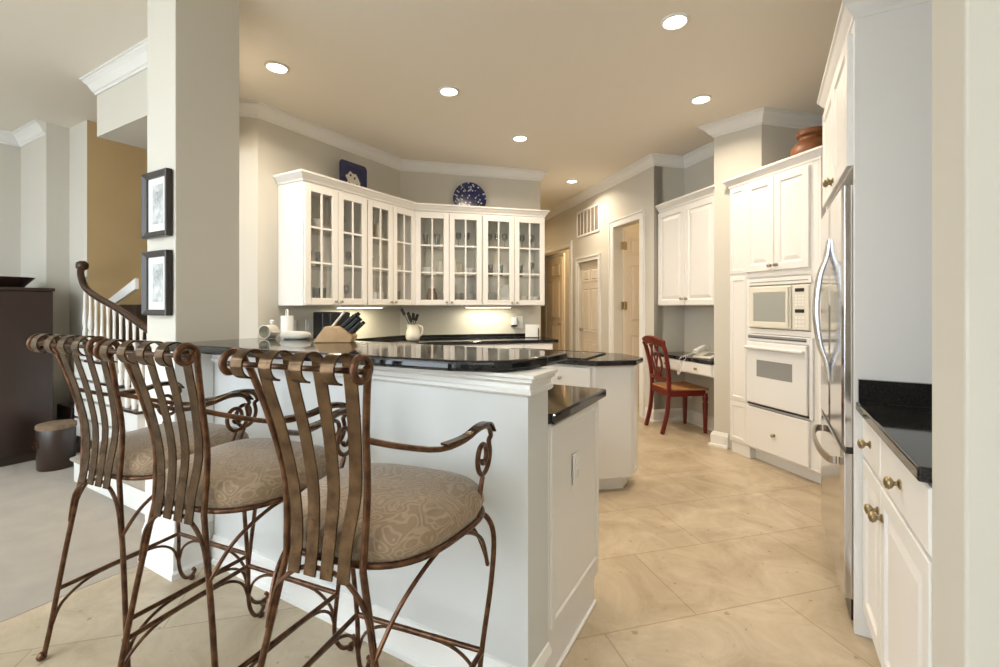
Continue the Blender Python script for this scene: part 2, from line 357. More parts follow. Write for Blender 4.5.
# white dado on the lower part of the column's side of the bar
MB().box(-2.698, -2.408, 1.108, 1.286, 0.2, 1.066).build('trim_6', M['trim'], bevel=0.003, kind='structure')

# ------------------------------------------------------------------ doors of the hall
def casing(name, x0, x1, zt, w=0.09, parent=None, y=0.0):
    b = MB()
    b.box(x0-w, x0, y-0.022, y, 0, zt+w); b.box(x1, x1+w, y-0.022, y, 0, zt+w); b.box(x0, x1, y-0.022, y, zt, zt+w)
    b.box(x0-w, x0-w+0.02, y-0.032, y-0.022, 0, zt+w); b.box(x1+w-0.02, x1+w, y-0.032, y-0.022, 0, zt+w); b.box(x0-w, x1+w, y-0.032, y-0.022, zt+w-0.02, zt+w+0.0)
    return b
def ring_panel(b, x0, x1, z0, z1, y, rings):
    """nested rectangles (inset, depth) on a face at y; last one capped"""
    R = []
    for ins, d in rings:
        R.append([(x0+ins, y+d, z0+ins), (x1-ins, y+d, z0+ins), (x1-ins, y+d, z1-ins), (x0+ins, y+d, z1-ins)])
    b.loft(R, cap0=True, cap1=True)
def six_panel(w_, h, th=0.035):
    b = MB(); b.box(0, w_, 0, th, 0, h)
    st = w_*0.14; cols = [(st, w_/2-st*0.35), (w_/2+st*0.35, w_-st)]
    rows = [(0.10*h, 0.40*h), (0.47*h, 0.80*h), (0.85*h, 0.95*h)]
    for c in cols:
        for r in rows:
            ring_panel(b, c[0], c[1], r[0], r[1], 0, [(0, 0.002), (0.0, -0.007), (0.012, -0.007), (0.02, 0.0015), (0.022,0.0015)])
            ring_panel(b, c[0]+0.026, c[1]-0.026, r[0]+0.026, r[1]-0.026, 0, [(0, 0.003), (0, -0.001), (0.015, -0.007)])
    return b
def hall_obj(b, name, m, bevel=0.002): return b.build(name, m, loc=(far[0], far[1], 0), rotz=-PI/4, kind='structure', bevel=bevel)
hall_obj(casing('trim_7', HL-D3[1], HL-D3[0], D3[2]), 'trim_7', M['trim'])
hall_obj(casing('trim_8', HL-D2[1], HL-D2[0], D2[2], 0.07), 'trim_8', M['trim'])
hall_obj(casing('trim_9', HL-D1[1], HL-D1[0], D1[2]), 'trim_9', M['trim'])
def knob(parent, loc, m='nickel', s=1.0, axis='y', sign=1):
    prof = [(0.011*s,0),(0.011*s,0.003*s),(0.005*s,0.006*s),(0.005*s,0.011*s),(0.011*s,0.015*s),(0.0145*s,0.021*s),(0.012*s,0.027*s),(0.004*s,0.030*s)]
    b = MB(); b.lathe([(r, z*sign) for r, z in prof], 14, (0,0,0), 'y')
    return b.build('knob', M[m], parent, loc=loc)
def place_door(name, p, rot, w_, h, kside):
    d = six_panel(w_, h).build(name, M['door'], loc=(p[0], p[1], 0.005), rotz=rot, kind='structure')
    k = knob(d, (w_-0.07 if kside == 'r' else 0.07, 0, 0.93), 'nickel', 1.9); k.name = 'door_knob'
    return d
# door_2 closed in its opening
place_door('door_2', hall(D2[1], 0.03), -PI/4, D2[1]-D2[0]-0.004, D2[2]-0.01, 'l')
# door_3 open, hinged on the far jamb
hp = hall(D3[1]-0.04, 0.125)
d3 = place_door('door_3', hp, PI/4, 0.60, D3[2]-0.02, 'r')
for z in (0.55, 1.28, 2.05):
    h = MB(); h.box(-0.045, 0.035, -0.006, 0.0, z-0.05, z+0.05); h.lathe([(0.008, z-0.055), (0.008, z+0.055)], 10, (-0.002, -0.008, 0))
    h.build('hinge', M['brass'], d3)
# door_1 in the vestibule
place_door('door_1', hall(4.68, 0.52), -PI/4, 0.82, 2.22, 'r')
b = casing('x', -0.003, 0.823, 2.225, 0.08)
b.build('trim_10', M['trim'], loc=(hall(4.68, 0.555)[0], hall(4.68, 0.555)[1], 0), rotz=-PI/4, kind='structure')
# vent
v = thing('air_vent', (hall(2.0, -0.001)[0], hall(2.0, -0.001)[1], 2.31), -PI/4, 'white slatted return air vent high on the hall wall', 'vent')
b = MB(); b.box(0,0.73,-0.015,0,0,0.03); b.box(0,0.73,-0.015,0,0.36,0.39); b.box(0,0.03,-0.015,0,0.03,0.36); b.box(0.70,0.73,-0.015,0,0.03,0.36)
b.build('frame', M['trim'], v, bevel=0.003)
b = MB(); b.box(0.03,0.70,-0.003,-0.001,0.03,0.36); b.build('backing', M['grey'], v)
b = MB()
for i in range(5): b.box(0.115+i*0.115, 0.128+i*0.115, -0.013, -0.004, 0.03, 0.36)
b.build('divider', M['trim'], v)
b = MB()
for i in range(26): b.box(0.03, 0.70, -0.009, -0.0045, 0.036+i*0.0125, 0.041+i*0.0125)
b.build('slats', mat('vent_slats', (0.50,0.43,0.35), 0.5), v)

# ------------------------------------------------------------------ cabinet parts
DR = [(0,0),(0,-0.017),(0.003,-0.020),(0.052,-0.020),(0.058,-0.012),(0.066,-0.010),(0.074,-0.011),(0.100,-0.018),(0.101,-0.018)]
def panel_door(parent, x0, x1, z0, z1, y=0.0, name='door', kn=None, km='nickel', ks=1.0, m='cab', rings=DR):
    b = MB(); ring_panel(b, x0, x1, z0, z1, y, rings)
    o = b.build(name, M[m], parent)
    if kn: knob(o, (kn[0], y-0.02, kn[1]), km, ks)
    return o
FLAT = [(0,0),(0,-0.015),(0.006,-0.020),(0.007,-0.020)]
def glass_door(parent, x0, x1, z0, z1, kn=None):
    b = MB(); st = 0.058; y0, y1 = -0.02, 0
    b.box(x0, x0+st, y0, y1, z0, z1); b.box(x1-st, x1, y0, y1, z0, z1); b.box(x0+st, x1-st, y0, y1, z0, z0+st); b.box(x0+st, x1-st, y0, y1, z1-st, z1)
    xm = (x0+x1)/2; b.box(xm-0.009, xm+0.009, -0.018, -0.004, z0+st, z1-st)
    for k in (1, 2):
        z = z0+st+(z1-z0-2*st)*k/3; b.box(x0+st, x1-st, -0.017, -0.005, z-0.009, z+0.009)
    o = b.build('door', M['cab'], parent, bevel=0.0025, segs=1)
    g = MB(); g.box(x0+st-0.004, x1-st+0.004, -0.0035, -0.0005, z0+st-0.004, z1-st+0.004); g.build('glass', M['glass'], o)
    if kn: knob(o, (kn[0], -0.02, kn[1]), 'nickel', 0.9)
    return o
UZ0, UZ1 = 1.285, 2.315
def glass_cabinet(loc, rot, w_, d, label, lx=0.0, lx1=None, l=0, r=0):
    t = thing('glass_cabinet', (loc[0], loc[1], 0), rot, label, 'cabinet', 'glass-door wall cabinets')
    lx1 = w_ if lx1 is None else lx1
    s = 0.018
    c = MB()
    # body is a trapezoid in plan: back edge may be shorter at the inside corner
    c.prism([(0,0.001),(s,0.001),(s,d) if l==0 else (s+l,d),(0+l,d)], UZ0, UZ1)
    c.prism([(w_-s,0.001),(w_,0.001),(w_-r,d),(w_-s-r,d)], UZ0, UZ1)
    c.prism([(s,0.001),(w_-s,0.001),(w_-s-r,d),(s+l,d)], UZ0, UZ0+0.02)
    c.prism([(s,0.001),(w_-s,0.001),(w_-s-r,d),(s+l,d)], UZ1-0.02, UZ1)
    c.build('body', M['cab'], t)
    b = MB(); b.box(s+l, w_-s-r, d-0.008, d-0.002, UZ0+0.02, UZ1-0.02); n_ = int((w_-2*s-r-l)/0.045); u_ = (w_-2*s-r-l)/n_
    for k in range(n_): b.box(s+l+k*u_+0.002, s+l+(k+1)*u_-0.002, d-0.012, d-0.008, UZ0+0.02, UZ1-0.02)
    b.build('back_panel', M['cabin'], t)
    for z in (1.62, 1.945):
        MB().prism([(s,0.025),(w_-s,0.025),(w_-s-r,d-0.014),(s+l,d-0.014)], z-0.009, z).build('shelf', M['glass'], t)
    b = MB(); b.box(w_/2-0.02, w_/2+0.02, 0.0, 0.02, UZ0+0.02, UZ1-0.02); b.build('stile', M['cab'], t)
    h = w_/2
    glass_door(t, 0.006, h-0.003, UZ0+0.005, UZ1-0.02, (h-0.03, UZ0+0.035))
    glass_door(t, h+0.003, w_-0.006, UZ0+0.005, UZ1-0.02, (h+0.03, UZ0+0.035))
    return t
WU = 0.6925; FR = -3.295
gA1 = glass_cabinet((FR, 2.466), PI/2, WU-0.002, 0.326, 'white glass-door wall cabinet at the left end, nearest the tall column')
gA2 = glass_cabinet((FR, 2.466+WU), PI/2, WU-0.002, 0.326, 'white glass-door wall cabinet just left of the inside corner', r=0.13)
# C wall cabinets: front line offset .33 from the back wall
def cw(t, off): return (P0[0]+S2*t+S2*off, P0[1]+S2*t-S2*off)
WC = 0.750
gC1 = glass_cabinet(cw(0.139, 0.33), PI/4, WC-0.002, 0.326, 'white glass-door wall cabinet just right of the inside corner', l=0.13)
gC2 = glass_cabinet(cw(0.139+WC, 0.33), PI/4, WC-0.002, 0.326, 'white glass-door wall cabinet at the right end beside the hallway')
ca = sweep([(P0[0]+0.004, 2.464), (FR+0.0, 2.464), (FR+0.0, 2.466+2*WU-0.006), cw(0.139+2*WC, 0.33), cw(0.139+2*WC, 0.004)], CABCROWN, UZ1+0.076)
ca.prism([(P0[0]+0.004, 2.464), (FR, 2.464), (FR, 2.466+2*WU-0.006), cw(0.139+2*WC, 0.33), cw(0.139+2*WC, 0.004), (P0[0]+0.004, P0[1]-0.0)], UZ1+0.002, UZ1+0.02)
o = ca.build('cabinet_crown', M['cab']); tag(o, 'continuous white crown moulding along the top of the glass wall cabinets', 'moulding')
# under-cabinet lights
def ucl(p, rot, label):
    t = thing('under_cabinet_light', (p[0], p[1], UZ0-0.001), rot, label, 'light', 'under-cabinet light strips')
    MB().box(-0.28,0.28,-0.04,0.04,-0.022,0).build('housing', M['trim'], t, bevel=0.003)
    MB().box(-0.26,0.26,-0.03,0.03,-0.026,-0.0225).build('diffuser', M['strip'], t)
ucl((P0[0]+0.19, 3.22), PI/2, 'glowing light strip under the left-wall glass cabinets')
ucl(cw(1.0, 0.17), PI/4, 'glowing light strip under the back-wall glass cabinets')
add_light('strip_lamp', 'AREA', (P0[0]+0.19, 3.22, UZ0-0.035), 4, (1.0, 0.90, 0.62), (0,0,PI/2), 0.5, 0.06)
p = cw(1.0, 0.17); add_light('strip_lamp', 'AREA', (p[0], p[1], UZ0-0.035), 3.5, (1.0, 0.92, 0.68), (0,0,PI/4), 0.5, 0.06)

# crockery behind the glass --------------------------------------------------
def tumbler(h=0.135, r=0.034):
    return MB().lathe([(r*0.75,0),(r*0.8,0.004),(r,h),(r*0.93,h),(r*0.72,0.008),(0.001,0.008)], 14)
def goblet(h=0.17, r=0.034):
    return MB().lathe([(r,0),(r,0.003),(0.005,0.008),(0.004,h*0.45),(r*0.8,h*0.58),(r,h*0.75),(r*0.85,h),(r*0.78,h),(r*0.9,h*0.75),(0.001,h*0.55)], 14)
def plates(n, r):
    b = MB(); prof = []
    for k in range(n): z = k*0.008; prof += [(r*0.55,z),(r,z+0.007),(r*0.99,z+0.0085)]
    prof += [(r*0.6, n*0.008-0.002),(0.001, n*0.008-0.002)]
    return b.lathe(prof, 20)
def bowl(r=0.068, h=0.09):
    return MB().lathe([(r*0.45,0),(r*0.5,0.006),(r*0.85,h*0.5),(r,h),(r*0.94,h),(r*0.78,h*0.5),(0.001,0.012)], 18)
def mugmesh(r=0.038, h=0.09):
    b = MB().lathe([(r*0.9,0),(r,0.01),(r,h),(r*0.9,h),(r*0.88,0.01),(0.001,0.01)], 16)
    b.tube([(r*0.95+0.0*1,0,h*0.8),(r+0.025,0,h*0.75),(r+0.03,0,h*0.45),(r*0.95,0,h*0.22)], 0.005, 6); return b
def pitcher(r=0.05, h=0.16):
    b = MB().lathe([(r*0.75,0),(r*0.95,h*0.12),(r,h*0.35),(r*0.8,h*0.7),(r*0.85,h),(r*0.76,h),(r*0.7,h*0.7),(0.001,0.02)], 18)
    b.tube(smooth([(r*0.8,0,h*0.92),(r+0.03,0,h*0.85),(r+0.035,0,h*0.5),(r*0.95,0,h*0.25)],4), 0.007, 6); return b
KIND = {'tumbler': (tumbler, 'ware', 'clear drinking glass', 'glass'), 'goblet': (goblet, 'ware', 'clear stemmed glass', 'glass'),
        'plate_stack': (lambda: plates(15, 0.10), 'white', 'stack of white plates', 'plates'), 'bowl': (bowl, 'white', 'white bowl', 'bowl'),
        'mug': (lambda: mugmesh(0.038, 0.115), 'white', 'white mug', 'mug'), 'pitcher': (pitcher, 'cream', 'cream pitcher', 'pitcher'),
        'dark_jar': (lambda: MB().lathe([(0.05,0),(0.06,0.03),(0.06,0.10),(0.04,0.15),(0.042,0.17),(0.001,0.17)], 16), 'tan', 'dark brown jar', 'jar'),
        'platter': (None, 'white', 'white platter stood upright', 'platter')}
def platter():
    b = MB(); b.lathe([(0.001,0),(0.08,0),(0.12,0.015),(0.118,0.02),(0.078,0.005),(0.001,0.005)], 24, (0,0.015,0.12), 'y', 1.0, 0.95); return b
KIND['platter'] = (platter, 'white', 'white platter stood upright', 'platter')
DATA = {}
SH = {'bottom': UZ0+0.021, 'middle': 1.6205, 'top': 1.9455}
def fill(cab, where, shelf, items):
    W = cab.matrix_basis
    n = len(items)
    cnt = {}
    for k, (kind, x, y) in enumerate(items):
        f, m, txt, cat = KIND[kind]
        if kind not in DATA: DATA[kind] = f().build(kind, M[m]); o = DATA[kind]; first = True
        else: o = DATA[kind].copy(); C.objects.link(o)
        pw = Matrix.Translation(cab.location) @ Matrix.Rotation(cab.rotation_euler.z, 4, 'Z') @ Vector((x, max(0.095 if kind not in ('plate_stack', 'platter', 'bowl') else 0.115, y-0.03), SH[shelf]))
        o.location = pw; o.rotation_euler = (0,0,cab.rotation_euler.z)
        place = '' 
        same = [i for i, it in enumerate(items) if it[0] == kind]
        if len(same) > 1:
            i = same.index(k); od = ['leftmost', 'second from left', 'third from left', 'fourth from left', 'fifth from left'][i]
            place = od + ' '
        tag(o, '%s%s, %s shelf, glass %s' % (place, txt, shelf, where), cat, 'crockery behind the cabinet glass')
w1, w2, w3, w4 = 'cabinet nearest the column', 'cabinet left of the corner', 'cabinet right of the corner', 'cabinet beside the hallway'
fill(gA1, w1, 'bottom', [('tumbler', .11,.10),('tumbler', .2,.12),('tumbler',.27,.10),('goblet',.44,.12),('goblet',.54,.14)])
fill(gA1, w1, 'middle', [('tumbler', .12,.12),('tumbler', .24,.14),('goblet',.45,.12),('goblet',.57,.14)])
fill(gA1, w1, 'top', [('bowl', .22,.15),('goblet',.5,.15)])
fill(gA2, w2, 'bottom', [('mug', .08,.12),('mug', .18,.12),('mug',.28,.12),('bowl',.43,.11),('tumbler',.53,.11)])
fill(gA2, w2, 'middle', [('tumbler', .14,.12),('mug', .39,.11),('bowl',.52,.10)])
fill(gA2, w2, 'top', [('dark_jar', .13,.13),('pitcher',.25,.13),('bowl',.45,.12)])
fill(gC1, w3, 'bottom', [('dark_jar', .20,.15),('plate_stack', .40,.17),('plate_stack',.615,.17)])
fill(gC1, w3, 'middle', [('bowl', .155,.10),('pitcher', .295,.12),('pitcher',.44,.14),('bowl',.63,.14)])
fill(gC1, w3, 'top', [('tumbler', .13,.10),('tumbler',.26,.10),('goblet',.5,.14),('goblet',.6,.15)])
fill(gC2, w4, 'bottom', [('plate_stack', .12,.16),('platter', .345,.13),('bowl',.52,.12),('bowl',.66,.12)])
fill(gC2, w4, 'middle', [('tumbler', .12,.12),('tumbler', .24,.12),('tumbler',.48,.12),('goblet',.62,.12)])
fill(gC2, w4, 'top', [('goblet', .11,.12),('goblet', .2,.12),('goblet',.29,.12),('goblet',.5,.12),('goblet',.62,.12)])

# plates standing on top of the cabinets
pl = thing('round_plate', (*cw(0.80, 0.075), UZ1+0.0215), PI/4, 'round navy plate with white speckles standing on the back-wall cabinets', 'plate')
b = MB().lathe([(0.001,0),(0.13,0.0),(0.195,0.022),(0.198,0.028),(0.128,0.008),(0.001,0.008)], 40, (0,0.03,0.199), 'y'); o = b.build('plate_body', M['navydots'], pl)
MB().box(-0.09,0.09,-0.03,0.045,0,0.008).build('plate_stand', M['black'], pl)
pl = thing('square_plate', (P0[0]+0.11, 3.19, UZ1+0.0215), PI/2, 'square navy plate with a cream motif standing on the left-wall cabinets', 'plate')
def rsq(h, r, n=5):
    pts = []
    for cx, cz, a0 in ((h-r,h-r,0),(-h+r,h-r,90),(-h+r,-h+r,180),(h-r,-h+r,270)):
        pts += arcpts(cx, cz, r, a0, a0+90, n)
    return pts
b = MB(); rings = []
for h_, d_ in ((0.15,0.0),(0.172,-0.012),(0.172,-0.018),(0.14,-0.006),(0.11,-0.004)): rings.append([(x, d_, z+0.174) for x, z in rsq(h_, 0.04)])
b.loft(rings); b.build('plate_body', M['navy'], pl)
b = MB(); pts = [(-0.07,-0.04),(-0.045,-0.085),(0.03,-0.09),(0.075,-0.05),(0.09,0.0),(0.06,0.05),(0.035,0.08),(0.0,0.075),(-0.035,0.095),(-0.06,0.06),(-0.09,0.04),(-0.06,0.0)]
b.loft([[(x*1.05,-0.0075,z+0.165) for x,z in pts],[(x*1.05,-0.0035,z+0.165) for x,z in pts]]); b.build('motif', M['cream'], pl)
b = MB()
for x,z in ((-0.03,0.05),(0.05,-0.03),(0.02,0.03),(-0.05,-0.03)): b.lathe([(0.012,0.0078),(0.012,0.0085)], 10, (x,0,z+0.17), 'y')
b.build('motif_spots', M['navy'], pl)
MB().box(-0.08,0.08,-0.05,0.03,0,0.006).build('plate_stand', M['black'], pl)

# ------------------------------------------------------------------ base cabinets on the left and back walls
def base_run(name, loc, rot, w_, d, n, label, z1=0.872):
    t = thing(name, (loc[0], loc[1], 0), rot, label, 'cabinet')
    b = MB(); b.box(0, w_, 0, d, 0.10, z1); b.box(0, w_, 0.07, d, 0, 0.10); b.build('body', M['cab'], t)
    u = w_/n
    for i in range(n):
        panel_door(t, i*u+0.006, (i+1)*u-0.006, 0.70, z1-0.012, -0.0005, 'drawer', (i*u+u/2, 0.78), rings=FLAT)
        panel_door(t, i*u+0.006, (i+1)*u-0.006, 0.11, 0.69, -0.0005, 'door', ((i+1)*u-0.04 if i % 2 == 0 else i*u+0.04, 0.62))
    return t
base_run('base_cabinet', (-3.025, 2.30), PI/2, 1.38, 0.585, 3, 'white base cabinets along the left wall under the black worktop')
base_run('base_cabinet', cw(0.28, 0.60), PI/4, 1.35, 0.585, 4, 'white base cabinets on the back wall under the black worktop')
cc = 0.63*math.tan(math.radians(22.5))
ct = MB().prism([(P0[0]+0.003, 2.29), (P0[0]+0.63, 2.29), (P0[0]+0.63, P0[1]-cc), cw(1.69, 0.63), cw(1.69, 0.003), (P0[0]+0.003, P0[1]-0.002)], 0.874, 0.91)
ct = ct.build('worktop', M['granite'], bevel=0.008); tag(ct, 'black granite worktop along the left and back walls beneath the glass cabinets', 'worktop')
b = MB(); b.prism([(P0[0]+0.001,2.29),(P0[0]+0.021,2.29),(P0[0]+0.021,P0[1]-0.009),cw(1.60,0.021),cw(1.60,0.001),(P0[0]+0.001,P0[1]-0.001)], 0.911, 0.945)
b.build('backsplash', M['granite'], ct)

# ------------------------------------------------------------------ bar top
fr = [(-2.412,1.092),(-2.425,1.092),(-2.425,1.06),(-1.9,1.10),(-0.95,1.185),(-0.82,1.205),(-0.74,1.235),(-0.695,1.29),(-0.67,1.37),(-0.655,1.46),(-0.648,1.64),(-2.41,1.64),(-2.41,1.5),(-2.41,1.30)]
fr = [(-2.445,1.055),(-1.9,1.10),(-0.98,1.178),(-0.88,1.19),(-0.80,1.212),(-0.74,1.245),(-0.70,1.29),(-0.672,1.36),(-0.655,1.46),(-0.648,1.64),(-2.409,1.64),(-2.409,1.104),(-2.445,1.104)]
bt = MB().prism(fr, 1.07, 1.107).build('bar_counter', M['granite'], bevel=0.012, segs=3); tag(bt, 'raised polished black granite bar top with a rounded front corner', 'bar top')
# peninsula cabinet + lower top
pn = thing('peninsula_cabinet', (-0.6435, 1.444, 0), PI/2, 'white peninsula base cabinet behind the bar wall, with panelled end', 'cabinet')
# local: x = along +y world, y = -x world
b = MB(); b.box(0, 0.545, 0.0, 1.7, 0.10, 0.872); b.box(0, 0.486, 0.0, 1.7, 0, 0.10); b.build('body', M['cab'], pn)
panel_door(pn, 0.02, 0.53, 0.16, 0.862, 0.0, 'end_panel', rings=[(0,0),(0,-0.006),(0.025,-0.008),(0.033,-0.002),(0.045,-0.003)])
b = MB(); b.box(0.0,0.486,-0.014,-0.0005,0.0,0.012); b.build('shoe_moulding', M['cab'], pn, bevel=0.004)
for i in range(4):
    o = panel_door(pn, 0, 0.4, 0.12, 0.86, 0.0, 'door'); o.location = (0.546, 0.02+i*0.42, 0); o.rotation_euler = (0,0,PI/2)
def outlet(parent_name, loc, rot, label, s=1.0, sw=False):
    t = thing(parent_name, loc, rot, label, 'outlet')
    MB().box(-0.036*s,0.036*s,-0.006,0,-0.058*s,0.058*s).build('plate', M['trim'], t, bevel=0.003)
    b = MB()
    if sw: b.box(-0.016,0.016,-0.009,-0.0065,-0.034,0.034)
    else:
        for z in (-0.022,0.022): b.lathe([(0.016,0.0062),(0.016,0.0085)], 14, (0,0,z), 'y')
    b.build('socket', M['white'], t, bevel=0.001)
    return t
outlet('wall_outlet', (-0.6435+0.0065, 1.69, 0.655), PI/2, 'white outlet on the panelled end of the peninsula')
lt = MB().prism([(-0.62,1.444),(-0.615,2.02),(-2.35,2.02),(-2.35,1.444)], 0.874, 0.91).build('peninsula_worktop', M['granite'], bevel=0.008)
tag(lt, 'lower black granite worktop of the peninsula behind the raised bar', 'worktop')

# ------------------------------------------------------------------ island
isl = thing('kitchen_island', (0,0,0), 0, 'white island with chamfered corners in the middle of the kitchen', 'island')
def isle(o): return [(-1.95-o*0,3.03-o),(-1.0+o*0.4,3.03-o),(-0.80+o,3.20-o*0.4),(-0.80+o,3.38+o*0.4),(-0.98+o*0.4,3.55+o),(-1.95,3.55+o)]
MB().prism(isle(0), 0.10, 0.872).build('body', M['cab'], isl, bevel=0.004)
MB().prism(isle(-0.07), 0, 0.10).build('toe_kick', M['cab'], isl)
p1 = panel_door(isl, 0, 0.43, 0.70, 0.86, 0, 'drawer', (0.21,0.78), rings=FLAT); p1.location = (-1.46,3.03,0)
p1 = panel_door(isl, 0, 0.43, 0.12, 0.69, 0, 'door', (0.04,0.62)); p1.location = (-1.46,3.03,0)
p1 = panel_door(isl, 0.03, 0.15, 0.12, 0.86, 0, 'side_panel', rings=[(0,0),(0,-0.004),(0.02,-0.006),(0.026,-0.001),(0.03,-0.001)]); p1.location = (-0.80,3.20,0); p1.rotation_euler = (0,0,PI/2)
it = MB().prism(isle(0.035), 0.874, 0.91).build('island_worktop', M['granite'], bevel=0.008); tag(it, 'black granite island worktop with clipped corners around the cooktop', 'worktop')
ck = thing('cooktop', (0,0,0.911), 0, 'black glass cooktop set in the island worktop', 'cooktop')
MB().box(-1.80,-1.09,3.05,3.50,0,0.006).build('glass_plate', M['black'], ck, bevel=0.002).data.materials[0] = mat('cooktop_glass', (0.03,0.022,0.018), 0.05)
b = MB(); b.box(-1.81,-1.08,3.035,3.046,0,0.008); b.box(-1.81,-1.08,3.504,3.515,0,0.008); b.box(-1.086,-1.075,3.046,3.504,0,0.008); b.build('rim', M['black'], ck)
b = MB()
for (x, y, r) in ((-1.62,3.17,0.09),(-1.62,3.38,0.07),(-1.30,3.17,0.07),(-1.30,3.38,0.09)):
    b.loft([[(x+rr*math.cos(2*PI*k/28), y+rr*math.sin(2*PI*k/28), zz) for k in range(28)] for rr, zz in ((r,0.0061),(r,0.0068),(r-0.006,0.0068),(r-0.006,0.0061))], False, False)
b.build('burner_ring', M['grey'], ck)

# ------------------------------------------------------------------ wall oven tower
L = (-0.2744, 4.533)
ov = thing('oven_cabinet', (L[0], L[1], 0), -PI/4, 'tall white oven cabinet housing microwave and wall oven', 'cabinet')
b = MB()
x0, x1, D = 0.205, 0.866, 0.58
b.box(x0, x0+0.018, 0.0, D, 0.10, 2.315); b.box(x1-0.02, x1, 0.0, D, 0.10, 2.315); b.box(x0+0.018, x1-0.02, D-0.02, D, 0.10, 2.315)
for z in (0.10, 0.455, 1.055, 1.50, 2.297): b.box(x0+0.018, x1-0.02, 0.0, D-0.02, z, z+0.018)
b.box(x0+0.0, x1, 0.07, D, 0, 0.098); b.box(0.01, x0+0.01, 0.012, 0.022, 0, 0.098); b.box(x0, x0+0.01, 0.022, 0.07, 0, 0.098)
b.box(0.772, x1-0.02, 0.001, 0.018, 1.45, 2.297); b.box(0.785, x1-0.02, 0.001, 0.018, 0.44, 1.45); b.box(0.772, x1-0.02, 0.001, 0.018, 0.118, 0.44); b.box(x0+0.018, 0.79, 0, 0.018, 1.50, 1.57)
b.box(x0+0.018, 0.79, 0, 0.018, 1.445, 1.50); b.box(x0+0.018, 0.79, 0, 0.018, 1.073, 1.096)
b.box(0, x0, 0.0, 0.018, 0.10, 2.315)
b.build('body', M['cab'], ov, bevel=0.002, segs=1)
panel_door(ov, 0.012, 0.190, 0.115, 0.45, 0, 'filler_panel', rings=[(0,0),(0,-0.008),(0.03,-0.01),(0.036,-0.003),(0.04,-0.003)])
panel_door(ov, 0.012, 0.190, 0.47, 1.53, 0, 'filler_panel', rings=[(0,0),(0,-0.008),(0.03,-0.01),(0.036,-0.003),(0.04,-0.003)])
panel_door(ov, 0.012, 0.190, 1.56, 2.295, 0, 'filler_panel', rings=[(0,0),(0,-0.008),(0.03,-0.01),(0.036,-0.003),(0.04,-0.003)])
panel_door(ov, 0.200, 0.482, 1.56, 2.295, 0, 'door', (0.455,1.60), 'nickel', 1.1)
panel_door(ov, 0.488, 0.785, 1.56, 2.295, 0, 'door', (0.515,1.60), 'nickel', 1.1)
panel_door(ov, 0.200, 0.785, 0.115, 0.45, 0, 'drawer', (0.49,0.27), 'brass', 1.0, rings=FLAT)
s = sweep([(0,0.10),(0,0),(x1,0),(x1,D)], CABCROWN, 2.39); s.prism([(0,0.02),(0.0,0),(x1,0),(x1,D),(x0,D),(x0,0.02)], 2.316, 2.33)
s.build('cabinet_crown', M['cab'], ov)
mw = thing('microwave', (L[0], L[1], 0), -PI/4, 'cream built-in microwave above the wall oven', 'microwave')
b = MB(); b.box(0.232,0.785,-0.004,0.40,1.101,1.440); b.build('body', M['applc'], mw, bevel=0.004)
b = MB(); ring_panel(b, 0.24,0.640,1.108,1.432,-0.0045,[(0,0),(0,-0.018),(0.006,-0.022),(0.042,-0.022),(0.048,-0.017),(0.05,-0.017)])
dr = b.build('door', M['applc'], mw)
MB().box(0.288,0.592,-0.0235,-0.0205,1.156,1.384).build('window', M['mww'], dr, bevel=0.002)
b = MB(); b.box(0.612,0.634,-0.045,-0.028,1.115,1.425); b.build('handle', M['applc'], dr, bevel=0.006)
b = MB(); b.box(0.646,0.782,-0.016,-0.0045,1.106,1.434); pn2 = b.build('control_panel', M['applc'], mw, bevel=0.003)
b = MB()
for z in (1.385,1.23): b.box(0.672,0.748,-0.0185,-0.0165,z,z+0.026)
b.build('display', M['black'], pn2)
b = MB()
for r_ in range(4):
    for c_ in range(3): b.box(0.672+c_*0.028,0.692+c_*0.028,-0.0178,-0.0165,1.283+r_*0.022,1.297+r_*0.022)
for r_ in range(3):
    for c_ in range(3): b.box(0.672+c_*0.028,0.692+c_*0.028,-0.0178,-0.0165,1.125+r_*0.03,1.143+r_*0.03)
b.build('keypad', M['trim'], pn2)
b = MB(); b.box(0.222,0.80,-0.012,-0.0005,1.448,1.50); b.build('trim_panel', M['cab'], mw, bevel=0.003)
MB().box(0.24,0.775,-0.0135,-0.0125,1.468,1.474).build('vent_slot', M['grey'], mw)
on = thing('wall_oven', (L[0], L[1], 0), -PI/4, 'white built-in wall oven with grey window below the microwave', 'oven')
MB().box(0.226,0.784,0.0,0.5,0.476,1.05).build('body', M['appl'], on)
MB().box(0.218,0.788,-0.02,-0.001,0.998,1.052).build('vent_frame', M['appl'], on, bevel=0.003)
MB().box(0.232,0.770,-0.0225,-0.0205,1.016,1.042).build('vent_grille', M['grey'], on)
MB().box(0.24,0.77,-0.0235,-0.0228,1.021,1.026).build('vent_slot', M['black'], on)
od = MB().box(0.222,0.782,-0.035,-0.001,0.488,0.992).build('door', M['appl'], on, bevel=0.008)
MB().box(0.335,0.665,-0.0375,-0.0355,0.712,0.846).build('window', M['applw'], od, bevel=0.001)
MB().box(0.23,0.774,-0.07,-0.036,0.930,0.958).build('handle', M['appl'], od, bevel=0.012, segs=3)
MB().box(0.222,0.785,-0.018,-0.001,0.470,0.484).build('bottom_slot', M['black'], on)
MB().box(0.788,0.815,-0.018,-0.001,0.462,1.052).build('side_trim', M['appl'], on, bevel=0.003)
